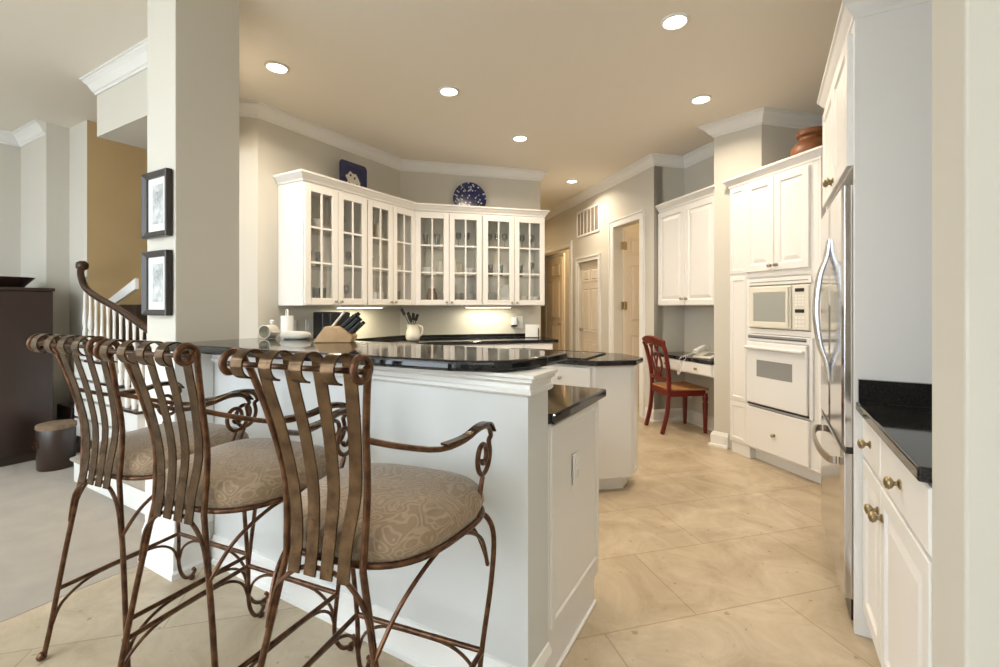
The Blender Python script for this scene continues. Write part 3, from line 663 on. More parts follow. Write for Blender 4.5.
# terracotta pot
pw = Vector((L[0]+S2*0.62+S2*0.20, L[1]-S2*0.62+S2*0.20, 2.3315))
o = MB().lathe([(0.07,0),(0.12,0.04),(0.143,0.10),(0.14,0.15),(0.105,0.20),(0.078,0.215),(0.078,0.235),(0.10,0.25),(0.102,0.285),(0.09,0.29),(0.07,0.28),(0.07,0.22),(0.001,0.20)], 32).build('pot', M['terra'], loc=pw)
tag(o, 'squat terracotta pot on top of the oven cabinet', 'pot')

# ------------------------------------------------------------------ desk niche
def nl(p): return p
ndx = math.hypot(K1[0]-N1[0], K1[1]-N1[1])
dk = thing('built_in_desk', (N1[0], N1[1], 0), math.atan2(K1[1]-N1[1], K1[0]-N1[0]), 'white built-in desk with black top in the wall niche', 'desk')
dw = ndx
MB().prism([(0.012,-0.01),(dw-0.012,-0.01),(dw-0.012,0.34),(0.015,0.375)], 0.735, 0.77).build('desk_top', M['granite'], dk, bevel=0.006)
MB().prism([(0.012,0.012),(dw-0.012,0.012),(dw-0.012,0.33),(0.02,0.36)], 0.615, 0.734).build('apron', M['cab'], dk)
h_ = dw/2
panel_door(dk, 0.03, h_-0.006, 0.625, 0.728, 0.012, 'drawer', (h_/2, 0.676), 'brass', 0.9, rings=FLAT)
panel_door(dk, h_+0.006, dw-0.03, 0.625, 0.728, 0.012, 'drawer', (h_*1.5, 0.676), 'brass', 0.9, rings=FLAT)
ub = (N1[0]+0.045, N1[1]+0.045)
uw = thing('wall_cabinet', (ub[0], ub[1], 0), -PI/4, 'white solid-door wall cabinet above the desk niche', 'cabinet')
W_ = 0.925
b = MB(); b.box(0.004,W_-0.01,0.001,0.315,UZ0,2.315); b.build('body', M['cab'], uw)
panel_door(uw, 0.008, W_/2-0.003, UZ0+0.005, 2.295, 0, 'door', (W_/2-0.035, UZ0+0.07), 'nickel', 1.1)
panel_door(uw, W_/2+0.003, W_-0.014, UZ0+0.005, 2.295, 0, 'door', (W_/2+0.035, UZ0+0.07), 'nickel', 1.1)
s = sweep([(0.002,0.0),(W_-0.012,0.0)], CABCROWN, 2.39); s.box(0.004,W_-0.01,0.0,0.315,2.316,2.33); s.build('cabinet_crown', M['cab'], uw)
# telephone
ang = dk.rotation_euler.z
def dl(x, y, z): 
    v_ = Matrix.Rotation(ang, 4, 'Z') @ Vector((x,y,z)); return (N1[0]+v_.x, N1[1]+v_.y, v_.z)
ph = thing('telephone', dl(0.66, 0.13, 0.7705), ang+0.25, 'white corded telephone on the black desk top', 'telephone')
b = MB(); b.loft([[(-0.10,-0.09,0),(0.10,-0.09,0),(0.10,0.09,0),(-0.10,0.09,0)],[(-0.10,-0.09,0.02),(0.10,-0.09,0.02),(0.10,0.09,0.06),(-0.10,0.09,0.06)]]); b.build('base', M['cream'], ph, bevel=0.01)
b = MB(); b.tube(smooth([(-0.06,-0.10,0.06),(-0.06,-0.05,0.085),(-0.06,0.05,0.11),(-0.06,0.10,0.09)],4), [0.026]*3+[0.018]*7+[0.026]*3, 10); b.build('handset', M['white'], ph)
b = MB()
for r_ in range(4):
    for c_ in range(3): b.box(0.0+c_*0.026,0.018+c_*0.026,-0.06+r_*0.026,-0.044+r_*0.026,0.028+r_*0.006,0.036+r_*0.006)
b.build('keypad', M['grey'], ph)
cp = []
for i in range(160):
    t_ = i/159; base = Vector((-0.07-0.12*math.sin(PI*t_*0.9), -0.10-0.085*min(1,t_*3), 0.05-0.04*min(1,t_*4) - 0.17*max(0, math.sin(PI*max(0,t_-0.3)/0.7))))
    cp.append(base + Vector((0.008*math.cos(t_*120), 0, 0.008*math.sin(t_*120))))
MB().tube(cp, 0.0022, 5).build('cord', M['white'], ph)

# ------------------------------------------------------------------ red chair
rc = thing('dining_chair', (0,0,0), 0, 'red painted wooden chair with woven seat at the desk', 'chair')
cx, cy = 1.855, 4.80
rc.location = (0.866*cx-0.5*cy, 0.5*cx+0.866*cy, 0); rc.rotation_euler = (0,0,math.radians(-52))
for sx in (-1,1):
    b = MB(); b.band(smooth([(sx*0.175,-0.265,0),(sx*0.18,-0.215,0.2),(sx*0.18,-0.195,0.43),(sx*0.19,-0.205,0.62),(sx*0.205,-0.245,0.82),(sx*0.205,-0.275,0.90)],5), (1,0,0), 0.034, 0.036); b.build('back_post', M['red'], rc, bevel=0.005)
    b = MB(); b.lathe([(0.017,0),(0.019,0.05),(0.024,0.22),(0.026,0.30),(0.020,0.315),(0.027,0.33),(0.027,0.355),(0.024,0.37),(0.024,0.40)], 12, (sx*0.19,0.19,0)); b.build('front_leg', M['red'], rc)
b = MB(); b.box(-0.18,0.18,0.178,0.20,0.375,0.432); b.box(-0.17,0.17,-0.205,-0.185,0.375,0.432); b.box(-0.20,-0.178,-0.19,0.19,0.375,0.432); b.box(0.178,0.20,-0.19,0.19,0.375,0.432); b.build('seat_rail', M['red'], rc, bevel=0.004)
b = MB(); b.prism([(-0.19,-0.20),(0.19,-0.20),(0.225,0.215),(-0.225,0.215)], 0.433, 0.455); b.build('seat', M['rush'], rc, bevel=0.01, segs=3)
b = MB(); b.band(smooth([(-0.225,-0.262,0.895),(-0.12,-0.285,0.925),(0,-0.295,0.935),(0.12,-0.285,0.925),(0.225,-0.262,0.895)],5), (0,-0.35,1), 0.085, 0.026); b.build('crest_rail', M['red'], rc, bevel=0.006)
b = MB(); b.band(smooth([(-0.18,-0.205,0.54),(0,-0.225,0.54),(0.18,-0.205,0.54)],4), (0,0,1), 0.035, 0.02); b.build('lower_rail', M['red'], rc, bevel=0.004)
b = MB()
for sx in (-1,1):
    b.band(smooth([(sx*0.035,-0.222,0.55),(sx*0.09,-0.225,0.66),(sx*0.095,-0.24,0.74),(sx*0.05,-0.262,0.84),(sx*0.02,-0.275,0.895)],5), (1,0,0.0), 0.026, 0.014)
    b.band(smooth([(sx*0.02,-0.222,0.55),(sx*0.0,-0.232,0.66),(sx*0.035,-0.245,0.76),(sx*0.09,-0.27,0.885)],5), (1,0,0.0), 0.02, 0.012)
b.build('splat', M['red'], rc, bevel=0.002)

# ------------------------------------------------------------------ right run: fridge enclosure, base cabinet, worktop
rb = thing('base_cabinet', (0.344, 2.245, 0), -PI/2, 'white base cabinet with brass knobs beside the refrigerator', 'cabinet')
bw = 0.848
b = MB(); b.box(0, bw, 0.0, 0.60, 0.10, 0.872); b.box(0, bw, 0.06, 0.60, 0, 0.10); b.build('body', M['cab'], rb)
panel_door(rb, 0.008, 0.322, 0.705, 0.864, 0, 'drawer', (0.165,0.785), 'brass', 1.25, rings=FLAT)
panel_door(rb, 0.330, 0.842, 0.705, 0.864, 0, 'drawer', (0.585,0.785), 'brass', 1.25, rings=FLAT)
panel_door(rb, 0.008, 0.322, 0.11, 0.692, 0, 'door', (0.295,0.60), 'brass', 1.25)
panel_door(rb, 0.330, 0.842, 0.11, 0.692, 0, 'door', (0.360,0.60), 'brass', 1.25)
wt = MB().box(0.303, 0.944, 1.398, 2.243, 0.874, 0.910).build('worktop', M['granite'], bevel=0.007, segs=3); tag(wt, 'short black granite worktop between refrigerator panel and right wall', 'worktop')
b = MB(); b.box(0.31,0.944,2.222,2.244,0.911,0.997); b.box(0.922,0.944,1.40,2.221,0.911,0.997); b.build('backsplash', M['granite'], wt)
en = thing('refrigerator_enclosure', (0.30, 3.19, 0), -PI/2, 'tall white cabinet surround over and beside the refrigerator', 'cabinet')
MB().box(0.92,0.943,0,0.64,0,2.40).build('side_panel', M['cab'], en, bevel=0.002)
MB().box(-0.022,0,0,0.64,0,2.40).build('side_panel', M['cab'], en, bevel=0.002)
MB().box(0.001,0.919,0.0,0.64,1.83,2.40).build('cupboard', M['cab'], en)
panel_door(en, 0.008, 0.457, 1.838, 2.36, 0, 'door', (0.430,1.88), 'brass', 1.2)
panel_door(en, 0.463, 0.912, 1.838, 2.36, 0, 'door', (0.490,1.88), 'brass', 1.2)
s = sweep([(-0.022,0.62),(-0.022,0),(0.943,0),(0.943,0.64)], [(o*0.9, z) for o, z in CABCROWN], 2.472); s.box(-0.022,0.943,0,0.64,2.401,2.41); s.build('cabinet_crown', M['cab'], en)
fg = thing('refrigerator', (0.268, 3.175, 0), -PI/2, 'stainless steel french-door refrigerator with bottom freezer', 'refrigerator')
MB().box(0.005,0.885,0.05,0.66,0.03,1.755).build('body', M['grey'], fg, bevel=0.004)
def fdoor(x0, x1, z0, z1, name):
    b = MB(); n = 12; ring = []
    xc = (x0+x1)/2
    for k in range(n+1):
        x = x0 + (x1-x0)*k/n; ed = min(1, min(x-x0, x1-x)/0.022); ring.append((x, 0.005*(1-ed)**2 + 0.0))
    poly = ring + [(x1, 0.048), (x0, 0.048)]
    b.prism(poly, z0, z1); return b.build(name, M['steel'], fg, bevel=0.003)
d1 = fdoor(0.003, 0.444, 0.715, 1.765, 'door'); d2 = fdoor(0.446, 0.887, 0.715, 1.765, 'door'); d3_ = fdoor(0.003, 0.887, 0.11, 0.69, 'freezer_drawer')
MB().box(0.006,0.884,0.012,0.048,0.691,0.714).build('gasket', M['black'], fg)
MB().box(0.02,0.87,0.03,0.05,0.02,0.105).build('kick_grille', M['black'], fg)
for x, d_ in ((0.415, d1), (0.475, d2)):
    b = MB(); pts = smooth([(x,-0.004,0.92),(x,-0.012,1.0),(x,-0.040,1.10),(x,-0.054,1.26),(x,-0.040,1.42),(x,-0.012,1.52),(x,-0.004,1.60)],6)
    b.tube(pts, [0.007+0.006*math.sin(PI*i/(len(pts)-1)) for i in range(len(pts))], 10); b.build('handle', M['chrome'], d_)
b = MB(); pts = smooth([(0.14,-0.004,0.62),(0.16,-0.030,0.62),(0.28,-0.050,0.62),(0.445,-0.056,0.62),(0.61,-0.050,0.62),(0.73,-0.030,0.62),(0.75,-0.004,0.62)],6)
b.band(pts, (0,0,1), 0.034, 0.012); b.build('handle', M['nickel'], d3_, bevel=0.004)
MB().lathe([(0.02,0),(0.022,0.01),(0.016,0.03),(0.016,0.034)], 12, (0.86,0.08,0)).build('foot', M['black'], fg)

# ------------------------------------------------------------------ bar stools
def make_stool():
    t = thing('bar_stool', (0,0,0), 0, '', 'bar stool', 'wrought iron bar stools in a row along the bar')
    SZ = 0.68
    def sup(a, hx, hy, e=2.5):
        c, s_ = math.cos(a), math.sin(a)
        return (hx*math.copysign(abs(c)**(2/e), c), hy*math.copysign(abs(s_)**(2/e), s_))
    def ringp(a, k=1.0):
        x, y = sup(a, 0.245*k, 0.222*k, 3.1); x *= (1.0 + 0.14*(y/0.215)); y += 0.030; return x, y
    # cushion
    rings = []
    for k, z in ((0.97,SZ-0.002),(0.985,SZ+0.012),(1.015,SZ+0.035),(1.0,SZ+0.060),(0.93,SZ+0.078),(0.75,SZ+0.092),(0.45,SZ+0.099),(0.12,SZ+0.101)):
        rings.append([(*ringp(2*PI*i/40, k), z) for i in range(40)])
    b = MB(); b.smooth = True; b.loft(rings); b.build('seat_cushion', M['fabric'], t, shade=True)
    b = MB(); pts = [(*ringp(2*PI*i/48, 1.0), SZ) for i in range(49)]; b.tube(pts, 0.008, 8); b.build('seat_ring', M['bronze'], t)
    RW = 0.100
    for sx in (-1,1):
        # rear leg running up into the back post with a scrolled top
        foot = [(sx*0.24,-0.26,0.012),(sx*0.235,-0.245,0.10),(sx*0.175,-0.225,0.40),(sx*(RW+0.012),-0.205,SZ)]
        b = MB(); b.tube(foot, 0.0085, 8); b.lathe([(0.004,0),(0.014,0.006),(0.016,0.014),(0.012,0.024),(0.004,0.03)], 10, (sx*0.24,-0.266,0)); b.build('rear_leg', M['bronze'], t)
        post = [(sx*(RW+0.012),-0.205,SZ),(sx*(RW+0.02),-0.200,0.85),(sx*0.138,-0.228,1.0),(sx*0.164,-0.258,1.12)]
        cyc, czc, rr = -0.299, 1.148, 0.032
        for k in range(0, 15):
            a = math.radians(0 + 28*k); r2 = rr*(1-0.042*k); post.append((sx*(0.176+0.0006*k), cyc + r2*math.cos(a), czc + r2*math.sin(a)))
        b = MB(); b.tube(smooth(post, 4), 0.0085, 8); b.build('back_post', M['bronze'], t)
        # front leg
        fl = [(sx*0.225,0.165,SZ),(sx*0.252,0.19,0.655),(sx*0.264,0.21,0.59),(sx*0.255,0.21,0.45),(sx*0.228,0.205,0.25),(sx*0.218,0.20,0.11),(sx*0.222,0.225,0.04),(sx*0.232,0.262,0.018),(sx*0.238,0.285,0.032),(sx*0.236,0.276,0.048)]
        b = MB(); b.tube(smooth(fl,5), 0.008, 8); b.lathe([(0.004,0),(0.012,0.004),(0.014,0.016),(0.006,0.026)], 10, (sx*0.232,0.268,0)); b.build('front_leg', M['bronze'], t)
        # arm
        arm = [(sx*0.136,-0.226,0.985),(sx*0.175,-0.14,0.950),(sx*0.22,-0.04,0.920),(sx*0.240,0.06,0.918),(sx*0.248,0.14,0.930),(sx*0.249,0.20,0.922),(sx*0.248,0.226,0.89)]
        cy_, cz_ = 0.168, 0.842
        cu = []
        for k in range(0, 19):
            a = math.radians(35 - 30*k); r2 = 0.054*(1-0.042*k) ; cu.append((sx*(0.247), cy_+r2*math.cos(a), cz_+r2*1.15*math.sin(a)))
        b = MB(); b.tube(smooth(arm + cu, 3), 0.0075, 8)
        b.tube(smooth([(sx*0.247,0.165,0.785),(sx*0.247,0.150,0.75),(sx*0.246,0.125,SZ)],4), 0.0075, 8)
        arm_o = b.build('arm', M['bronze'], t)
        b = MB(); pr = smooth([(sx*0.225,-0.03,0.930),(sx*0.240,0.06,0.928),(sx*0.248,0.14,0.940),(sx*0.249,0.205,0.932),(sx*0.249,0.238,0.90)],5); b.band(pr, (1,0,0), 0.024, 0.006); b.build('arm_rest', M['band'], arm_o, bevel=0.001)
        # side stretcher
        b = MB(); b.tube([(sx*0.213,-0.238,0.245),(sx*0.228,0.205,0.245)], 0.008, 8); st_ = b.build('stretcher', M['bronze'], t)
        b = MB(); b.tube(smooth([(sx*0.225,-0.243,0.12),(sx*0.222,-0.215,0.185),(sx*0.222,-0.13,0.232),(sx*0.222,0,0.238)],4), 0.0055, 6)
        b.tube(smooth([(sx*0.22,0.20,0.12),(sx*0.222,0.175,0.19),(sx*0.222,0.11,0.232),(sx*0.222,0,0.238)],4), 0.0055, 6)
        b.build('stretcher_brace', M['bronze'], st_)
        # arches below the seat on each side
        b = MB(); b.tube(smooth([(sx*0.155,-0.222,0.50),(sx*0.185,-0.17,0.595),(sx*0.21,-0.08,0.655),(sx*0.222,0.0,0.670),(sx*0.235,0.09,0.655),(sx*0.245,0.165,0.60),(sx*0.248,0.20,0.51)],5), 0.006, 6); b.build('seat_brace', M['bronze'], t)
    b = MB(); b.tube([(-0.228,0.206,0.245),(0.228,0.206,0.245)], 0.008, 8); st_ = b.build('stretcher', M['bronze'], t)
    b = MB()
    for sx in (-1,1): b.tube(smooth([(sx*0.218,0.202,0.13),(sx*0.195,0.205,0.19),(sx*0.12,0.206,0.232),(0,0.206,0.238)],4), 0.0055, 6)
    b.build('stretcher_brace', M['bronze'], st_)
    b = MB(); b.tube(smooth([(-0.155,-0.222,0.50),(-0.13,-0.22,0.60),(-0.07,-0.215,0.655),(0,-0.213,0.668),(0.07,-0.215,0.655),(0.13,-0.22,0.60),(0.155,-0.222,0.50)],5), 0.006, 6); b.build('seat_brace', M['bronze'], t)
    b = MB(); b.tube(smooth([(-0.248,0.205,0.51),(-0.20,0.212,0.60),(-0.10,0.215,0.655),(0,0.215,0.668),(0.10,0.215,0.655),(0.20,0.212,0.60),(0.248,0.205,0.51)],5), 0.006, 6); b.build('seat_brace', M['bronze'], t)
    # rod and the curled back bands
    b = MB(); b.tube([(-0.19,-0.302,1.148),(0.19,-0.302,1.148)], 0.0065, 8); b.build('top_rod', M['bronze'], t)
    for i in range(4):
        f = (i-1.5)/1.5; xb, xt = 0.072*f, 0.124*f
        prof = [(xb,-0.224,0.652),(xb,-0.212,0.74),(xb+(xt-xb)*0.35,-0.205,0.85),(xb+(xt-xb)*0.65,-0.225,0.98),(xb+(xt-xb)*0.9,-0.250,1.08)]
        for k in range(0, 12):
            a = math.radians(-5 + 24*k); r2 = 0.037*(1-0.02*k); prof.append((xt, -0.302 + r2*math.cos(a), 1.148 + r2*math.sin(a)))
        b = MB(); b.smooth = True; b.band(smooth(prof, 3), (1, 0, 0), 0.035, 0.0045); b.build('back_band', M['band'], t, bevel=0.0012)
    return t
st = make_stool()
spots_ = [(-0.93,0.93,9,'bronze iron bar stool nearest the camera, at the right end of the bar'),
          (-1.535,0.91,7,'bronze iron bar stool in the middle of the row at the bar'),
          (-2.06,0.905,7,'bronze iron bar stool farthest left, beside the column and the carpet')]
allst = [st] + [copy_tree(st) for _ in range(2)]
for o, (x, y, a, lb) in zip(allst, spots_):
    o.location = (x, y, 0); o.rotation_euler = (0,0,math.radians(a)); o['label'] = lb

# ------------------------------------------------------------------ picture frames on the column
def picture(z0, z1, label):
    t = thing('picture_frame', (-2.666, 1.108, z0), 0, label, 'picture', 'framed prints on the column')
    wd, ht = 0.238, z1-z0
    b = MB(); ring_y = [(0,0),(0,-0.026),(0.006,-0.030),(0.022,-0.022),(0.028,-0.018),(0.028,-0.006)]
    R = [[(i,y,i),(wd-i,y,i),(wd-i,y,ht-i),(i,y,ht-i)] for i, y in ring_y]; b.loft(R, True, False); b.build('frame', M['frame'], t)
    b = MB(); b.box(0.028,wd-0.028,-0.009,-0.006,0.028,ht-0.028); b.build('mat_board', M['paper'], t)
    b = MB(); b.box(0.070,wd-0.066,-0.0105,-0.0093,0.065,ht-0.060); b.build('print', M['print'], t)
    MB().lathe([(0.001,0.0106),(0.032,0.0106),(0.032,0.0112),(0.001,0.0112)], 24, (wd/2+0.002,0,ht*0.60), 'y').build('print_motif', M['print2'], t)
picture(1.612, 1.928, 'upper of the two dark-framed prints on the column')
picture(1.235, 1.545, 'lower of the two dark-framed prints on the column')

# ------------------------------------------------------------------ things on the bar and worktops
kb = thing('knife_block', (-1.78, 1.52, 1.1075), math.radians(34), 'pale wood knife block full of black-handled knives on the bar', 'knife block')
sk = 0.9
b = MB(); prof = [(-0.10,0),(0.075,0),(0.088,0.03),(0.035,0.072),(-0.045,0.076)]
b.loft([[(x, -0.05, z) for x, z in prof],[(x, 0.05, z) for x, z in prof]]); b.build('block', M['wood'], kb, bevel=0.004)
dirv = Vector((0.72,0,0.69)).normalized()
k_ = 0
for r_ in range(3):
    for c_ in range(4):
        base = Vector((0.030+0.018*r_, -0.036+0.024*c_, 0.070-0.014*r_)); ln = 0.085-0.012*r_+0.008*((c_*7+r_) % 3)
        b = MB(); b.band([base, base+dirv*ln*0.5, base+dirv*ln], (0,1,0), 0.011, 0.018); hd = b.build('knife_handle', M['black'], kb, bevel=0.003)
        k_ += 1
b = MB(); b.tube([Vector((-0.02,-0.02,0.07)), Vector((-0.02,-0.02,0.07))+Vector((0.62,0,0.78))*0.10], 0.006, 8); b.build('sharpener', M['cream'], kb)
# mug on its side, pestle, wooden tray on the bar
mg = mugmesh(0.036, 0.075); o = mg.build('mug', M['cream'], loc=(-2.285,1.53,1.145)); o.rotation_euler = (math.radians(90),0,math.radians(20)); tag(o, 'cream mug lying on its side on the bar beside the column', 'mug')
o = MB().lathe([(0.022,0),(0.026,0.012),(0.022,0.035),(0.013,0.05),(0.012,0.075),(0.015,0.09),(0.008,0.097)], 14).build('salt_shaker', M['white'], loc=(-2.345,1.56,1.1075)); tag(o, 'small white shaker on the bar nearest the column', 'shaker')
b = MB(); rings = []
for k, z in ((0.7,0),(0.95,0.008),(1.0,0.022),(0.9,0.034),(0.5,0.040),(0.1,0.041)): rings.append([(0.085*k*math.cos(2*PI*i/24), 0.04*k*math.sin(2*PI*i/24), z) for i in range(24)])
b.smooth = True; b.loft(rings); o = b.build('wooden_dish', M['cream'], loc=(-2.13,1.55,1.1075), rotz=math.radians(25)); tag(o, 'low cream oval dish on the bar right of the mug', 'dish')
# paper towel
pt = thing('paper_towel_holder', (-3.33, 2.345, 0.911), 0, 'white paper towel roll on an upright holder by the left wall', 'paper towel')
MB().lathe([(0.075,0),(0.075,0.01),(0.02,0.014),(0.02,0.016)], 24).build('base', M['white'], pt)
MB().lathe([(0.02,0.0165),(0.047,0.0165),(0.047,0.29),(0.02,0.29)], 28).build('roll', M['paper'], pt)
b = MB(); b.tube(smooth([(0.012,0,0.29),(0.012,0,0.33),(0.0,0,0.34),(-0.012,0,0.33),(-0.012,0,0.29)],4), 0.004, 6); b.build('post', M['white'], pt)
# coffee maker
cm = thing('coffee_maker', (-3.42, 2.86, 0.911), PI/2, 'black coffee maker against the left wall behind the knife block', 'coffee maker')
MB().box(-0.11,0.11,-0.12,0.12,0,0.05).build('base', M['black'], cm, bevel=0.01)
MB().box(-0.11,0.11,-0.02,0.12,0.051,0.315).build('tank', M['black'], cm, bevel=0.01)
MB().box(-0.11,0.11,-0.12,-0.021,0.16,0.315).build('filter_housing', M['black'], cm, bevel=0.012)
MB().lathe([(0.03,0.051),(0.045,0.07),(0.048,0.11),(0.035,0.15),(0.036,0.155),(0.001,0.155)], 20, (0,-0.072,0)).build('carafe', M['applw'], cm)
# pitcher with utensils
up = cw(0.10, 0.40)
pc = thing('utensil_pitcher', (up[0]+0.02, up[1], 0.911), PI/4-0.3, 'cream pitcher of dark cooking utensils in the worktop corner', 'pitcher')
MB().lathe([(0.055,0),(0.068,0.01),(0.078,0.05),(0.074,0.09),(0.06,0.13),(0.062,0.165),(0.067,0.175),(0.058,0.175),(0.054,0.13),(0.001,0.11)], 28).build('jug', M['cream'], pc)
b = MB(); b.tube(smooth([(0.06,0,0.155),(0.095,0,0.15),(0.105,0,0.11),(0.09,0,0.065),(0.072,0,0.05)],5), 0.009, 8); b.build('handle', M['cream'], pc)
for i, (dx, dy, hh) in enumerate(((-0.10,0,0.30),(-0.045,0.02,0.26),(0.01,-0.02,0.25),(0.035,0.02,0.24),(-0.02,-0.03,0.23))):
    b = MB(); tip = Vector((dx,dy,hh)); b.tube([Vector((dx*0.1,dy*0.2,0.12)), tip], 0.005, 6)
    d_ = (tip-Vector((0,0,0.12))).normalized(); b.band([tip-d_*0.03, tip, tip+d_*0.035, tip+d_*0.045], (0.7,-0.7,0), 0.045 if i else 0.05, 0.012); b.build('utensil', M['black'], pc, bevel=0.003)
# outlets
outlet('wall_outlet', (P0[0]+0.001, 2.60, 1.09), PI/2, 'white outlet plate on the left wall right of the paper towel', 1.2)
outlet('wall_switch', (P0[0]+0.001, 2.78, 1.09), PI/2, 'white switch plate on the left wall beside the coffee maker', 1.2, True)
op = cw(1.43, 0.001)
ol = outlet('wall_outlet', (op[0], op[1], 1.08), PI/4, 'white outlet with dark plug-in on the back wall near the hallway', 1.3)
MB().box(-0.10,-0.045,-0.05,-0.001,-0.03,0.06).build('night_light', M['white'], ol, bevel=0.008)
MB().box(-0.105,-0.04,-0.052,-0.002,-0.05,-0.031).build('plug', M['black'], ol, bevel=0.004)
npp = cw(1.50, 0.28)
nh = thing('napkin_holder', (npp[0], npp[1], 0.911), PI/4-0.35, 'stack of white notes in a dark holder on the worktop end', 'holder')
MB().box(-0.075,0.065,-0.02,0.02,0.008,0.15).build('paper_stack', M['paper'], nh)
MB().box(-0.08,0.085,-0.04,0.04,0,0.007).build('base', M['black'], nh)
MB().box(0.068,0.078,-0.025,0.025,0.008,0.11).build('side', M['black'], nh)
MB().box(-0.08,0.085,0.0225,0.03,0.008,0.15).build('back', M['paper'], nh)

# ------------------------------------------------------------------ recessed ceiling lights
LP = [(-1.549,3.195,'recessed ceiling light farthest left, nearest the column'),(-0.394,3.55,'recessed ceiling light left of the middle above the bar'),
      (1.019,2.679,'recessed ceiling light closest to the camera, top right'),(1.612,3.689,'recessed ceiling light near the oven cabinet'),
      (0.198,4.545,'recessed ceiling light in front of the back-wall glass cabinets'),(0.956,6.11,'recessed ceiling light in the hallway by the vent')]
for X, Y, lb in LP:
    x, y = 0.866*X-0.5*Y, 0.5*X+0.866*Y
    t = thing('recessed_light', (x, y, CEIL), 0, lb, 'ceiling light', 'recessed ceiling lights')
    b = MB(); b.lathe([(0.062,-0.001),(0.082,-0.001),(0.082,-0.006),(0.078,-0.010),(0.066,-0.012),(0.062,-0.008),(0.062,-0.001)], 28, cap=False); b.build('trim_ring', M['trim'], t)
    b = MB(); b.lathe([(0.0005,-0.004),(0.061,-0.004),(0.061,-0.001),(0.0005,-0.001)], 24); b.build('lamp', M['bulb'], t)
    add_light('downlight', 'AREA', (x, y, CEIL-0.02), 16, (1.0, 0.85, 0.66), (0,0,0), 0.12, spread=150)
# added unseen lamps without fixtures: extra light for hall, side rooms and stairwell
for (x, y, z, pw_) in ((hall(3.2, -1.0)[0], hall(3.2,-1.0)[1], CEIL-0.03, 26),(hall(3.0,0.3)[0], hall(3.0,0.3)[1], CEIL-0.03, 24),(hall(0.9,0.75)[0], hall(0.9,0.75)[1], CEIL-0.03, 26)):
    add_light('downlight', 'AREA', (x, y, z), pw_, (1.0, 0.70, 0.38), (0,0,0), 0.12, spread=160)  # fill lights, added beyond the six recessed fixtures
add_light('stair_fill', 'POINT', (-4.2, 2.4, 4.0), 150, (1.0, 0.78, 0.48))  # unseen fill light, added to brighten the stair wall

# ------------------------------------------------------------------ staircase
MB().prism([(-4.37,1.352),(-2.70,1.352),(-2.70,3.2),(-3.75,3.2),(-4.37,2.9),(-5.2,2.0),(-4.6,1.72)], 0.003, 0.150).build('trim_11', M['trim'], kind='structure')
MB().prism([(-4.40,1.335),(-2.70,1.335),(-2.70,3.2),(-3.75,3.2),(-4.40,2.9),(-5.2,2.0),(-4.6,1.70)], 0.150, 0.172).build('floor_step', M['carpet'], kind='structure', bevel=0.008)
sr = thing('staircase', (0,0,0.172), 0, 'curved staircase with white risers and dark treads behind the column', 'staircase')
for i in range(5):
    x1_ = -3.72-0.29*i; zt = 0.165*(i+1)
    MB().box(-5.16, min(x1_,-3.98) if i==0 else x1_, 1.60, 2.35, zt-0.165, zt-0.022).build('riser', M['trim'], sr)
    MB().box(max(-5.16,x1_-0.33), x1_+0.02, 1.585, 2.0 if i==0 else 2.35, zt-0.0215, zt).build('tread', M['rail'], sr, bevel=0.006)
MB().box(-5.10, -4.60, 1.83, 2.34, 0.83, 1.12).build('upper_riser', M['dark'], sr)
MB().box(-4.58, -4.30, 2.0, 2.6, 0.83, 1.25).build('upper_riser', M['dark'], sr)
b = MB(); b.loft([[(-5.11,y,1.08),(-4.55,y,1.25),(-4.55,y,1.34),(-5.11,y,1.15)] for y in (1.80,1.825)]); b.build('stringer', M['trim'], sr)
hr = thing('stair_railing', (0,0,0), 0, 'dark curved stair handrail on white balusters behind the column', 'railing')
def inv(px, py, a):
    q = (px-500)/460.0; r_ = (-0.5*a + q*0.866*a)/(0.866+0.5*q); Y = -0.5*r_+0.866*a; return (r_, a, H+(306-py)/460.0*Y)
HRP = [(-5.06,1.62,1.615),(-5.03,1.60,1.57),(-4.97,1.59,1.50),(-4.86,1.585,1.42),(-4.62,1.58,1.345),(-4.30,1.58,1.265),(-4.0,1.58,1.175),(-3.7,1.58,1.08)]
hp_ = smooth(HRP, 6)
b = MB(); b.tube(hp_, 0.025, 12); b.build('handrail', M['rail'], hr)
b = MB(); b.lathe([(0.001,-0.04),(0.028,-0.037),(0.042,-0.015),(0.042,0.015),(0.028,0.037),(0.001,0.04)], 18, (-5.06,1.62,1.625), 'y'); b.build('volute', M['rail'], hr)
def rail_z(x):
    for a_, b_ in zip(hp_, hp_[1:]):
        if a_.x <= x <= b_.x: return a_.z + (b_.z-a_.z)*(x-a_.x)/max(1e-6, b_.x-a_.x)
    return hp_[-1].z
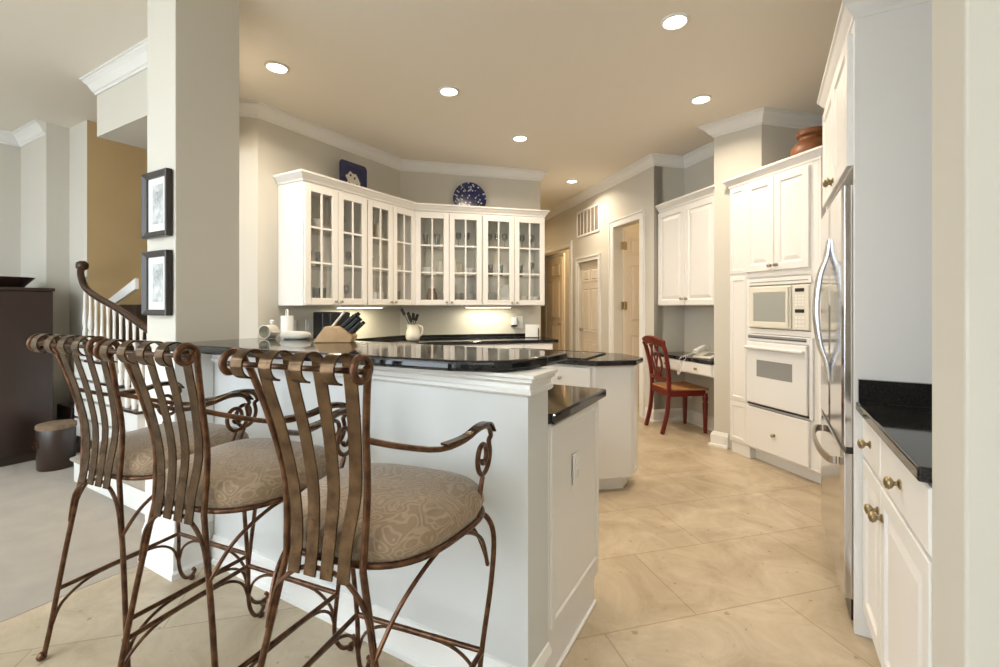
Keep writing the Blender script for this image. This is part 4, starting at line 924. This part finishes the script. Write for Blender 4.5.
for i in range(12):
    x = -5.02 + 0.112*i
    k = max(0, min(4, int((-3.72-x)/0.29))); zb = 0.1725 + 0.165*(k+1); zt = rail_z(x)-0.026; hh = zt-zb
    MB().lathe([(0.016,zb),(0.016,zb+0.14*hh),(0.009,zb+0.17*hh),(0.017,zb+0.24*hh),(0.018,zb+0.32*hh),(0.011,zb+0.5*hh),(0.009,zb+0.8*hh),(0.013,zb+hh*0.97),(0.013,zt)], 10, (x,1.625,0)).build('baluster', M['trim'], hr)

# ------------------------------------------------------------------ living side furniture
ar = thing('armoire', (-6.27, 0.88, 0.003), 0, 'tall dark glossy wood cabinet at the far left of the living area', 'cabinet')
b = MB(); b.box(0,1.05,0,0.60,0.08,1.40); b.box(0.03,1.02,0.03,0.57,0,0.08); b.build('body', M['dark'], ar, bevel=0.004)
b = MB(); b.box(-0.015,1.065,-0.015,0.61,1.401,1.428); b.build('top', M['dark'], ar, bevel=0.006)
for i in range(2): panel_door(ar, 0.03+0.5*i, 0.515+0.5*i, 0.12, 1.37, 0, 'door', (0.49+0.07*i, 0.75), 'brass', 1.0, m='dark')
b = MB(); rings = []
for k, z in ((0.7,0),(0.75,0.02),(0.95,0.07),(1.0,0.085),(0.97,0.085),(0.7,0.02)): rings.append([(0.28*k*math.copysign(abs(math.cos(2*PI*i/24))**0.6, math.cos(2*PI*i/24)), 0.2*k*math.copysign(abs(math.sin(2*PI*i/24))**0.6, math.sin(2*PI*i/24)), z) for i in range(24)])
b.loft(rings); o = b.build('tray', M['dark'], loc=(-5.52,1.22,1.4315)); tag(o, 'dark wooden tray on top of the dark cabinet at far left', 'tray')
bk = thing('storage_drum', (-4.87, 1.40, 0.003), 0.3, 'round dark drum with tan lid on the carpet beside the dark cabinet', 'basket')
MB().lathe([(0.110,0),(0.115,0.01),(0.118,0.30),(0.114,0.315)], 32).build('drum_body', M['dark'], bk)
MB().lathe([(0.122,0.316),(0.122,0.345),(0.112,0.352),(0.03,0.355),(0.001,0.355)], 32).build('lid', M['tan'], bk)
b = MB(); b.tube([(0.03*math.cos(t_/8*PI*2)-0.03, -0.120, 0.2+0.03*math.sin(t_/8*PI*2)) for t_ in range(9)], 0.004, 6); b.build('ring_handle', M['bronze'], bk)
ok_ = MB().box(-0.16,0.16,-0.055,0.055,0,0.40).build('storage_box', M['dark'], bevel=0.006, loc=(-5.345,1.64,0.003)); tag(ok_, 'dark box standing behind the round drum at the wall', 'box')
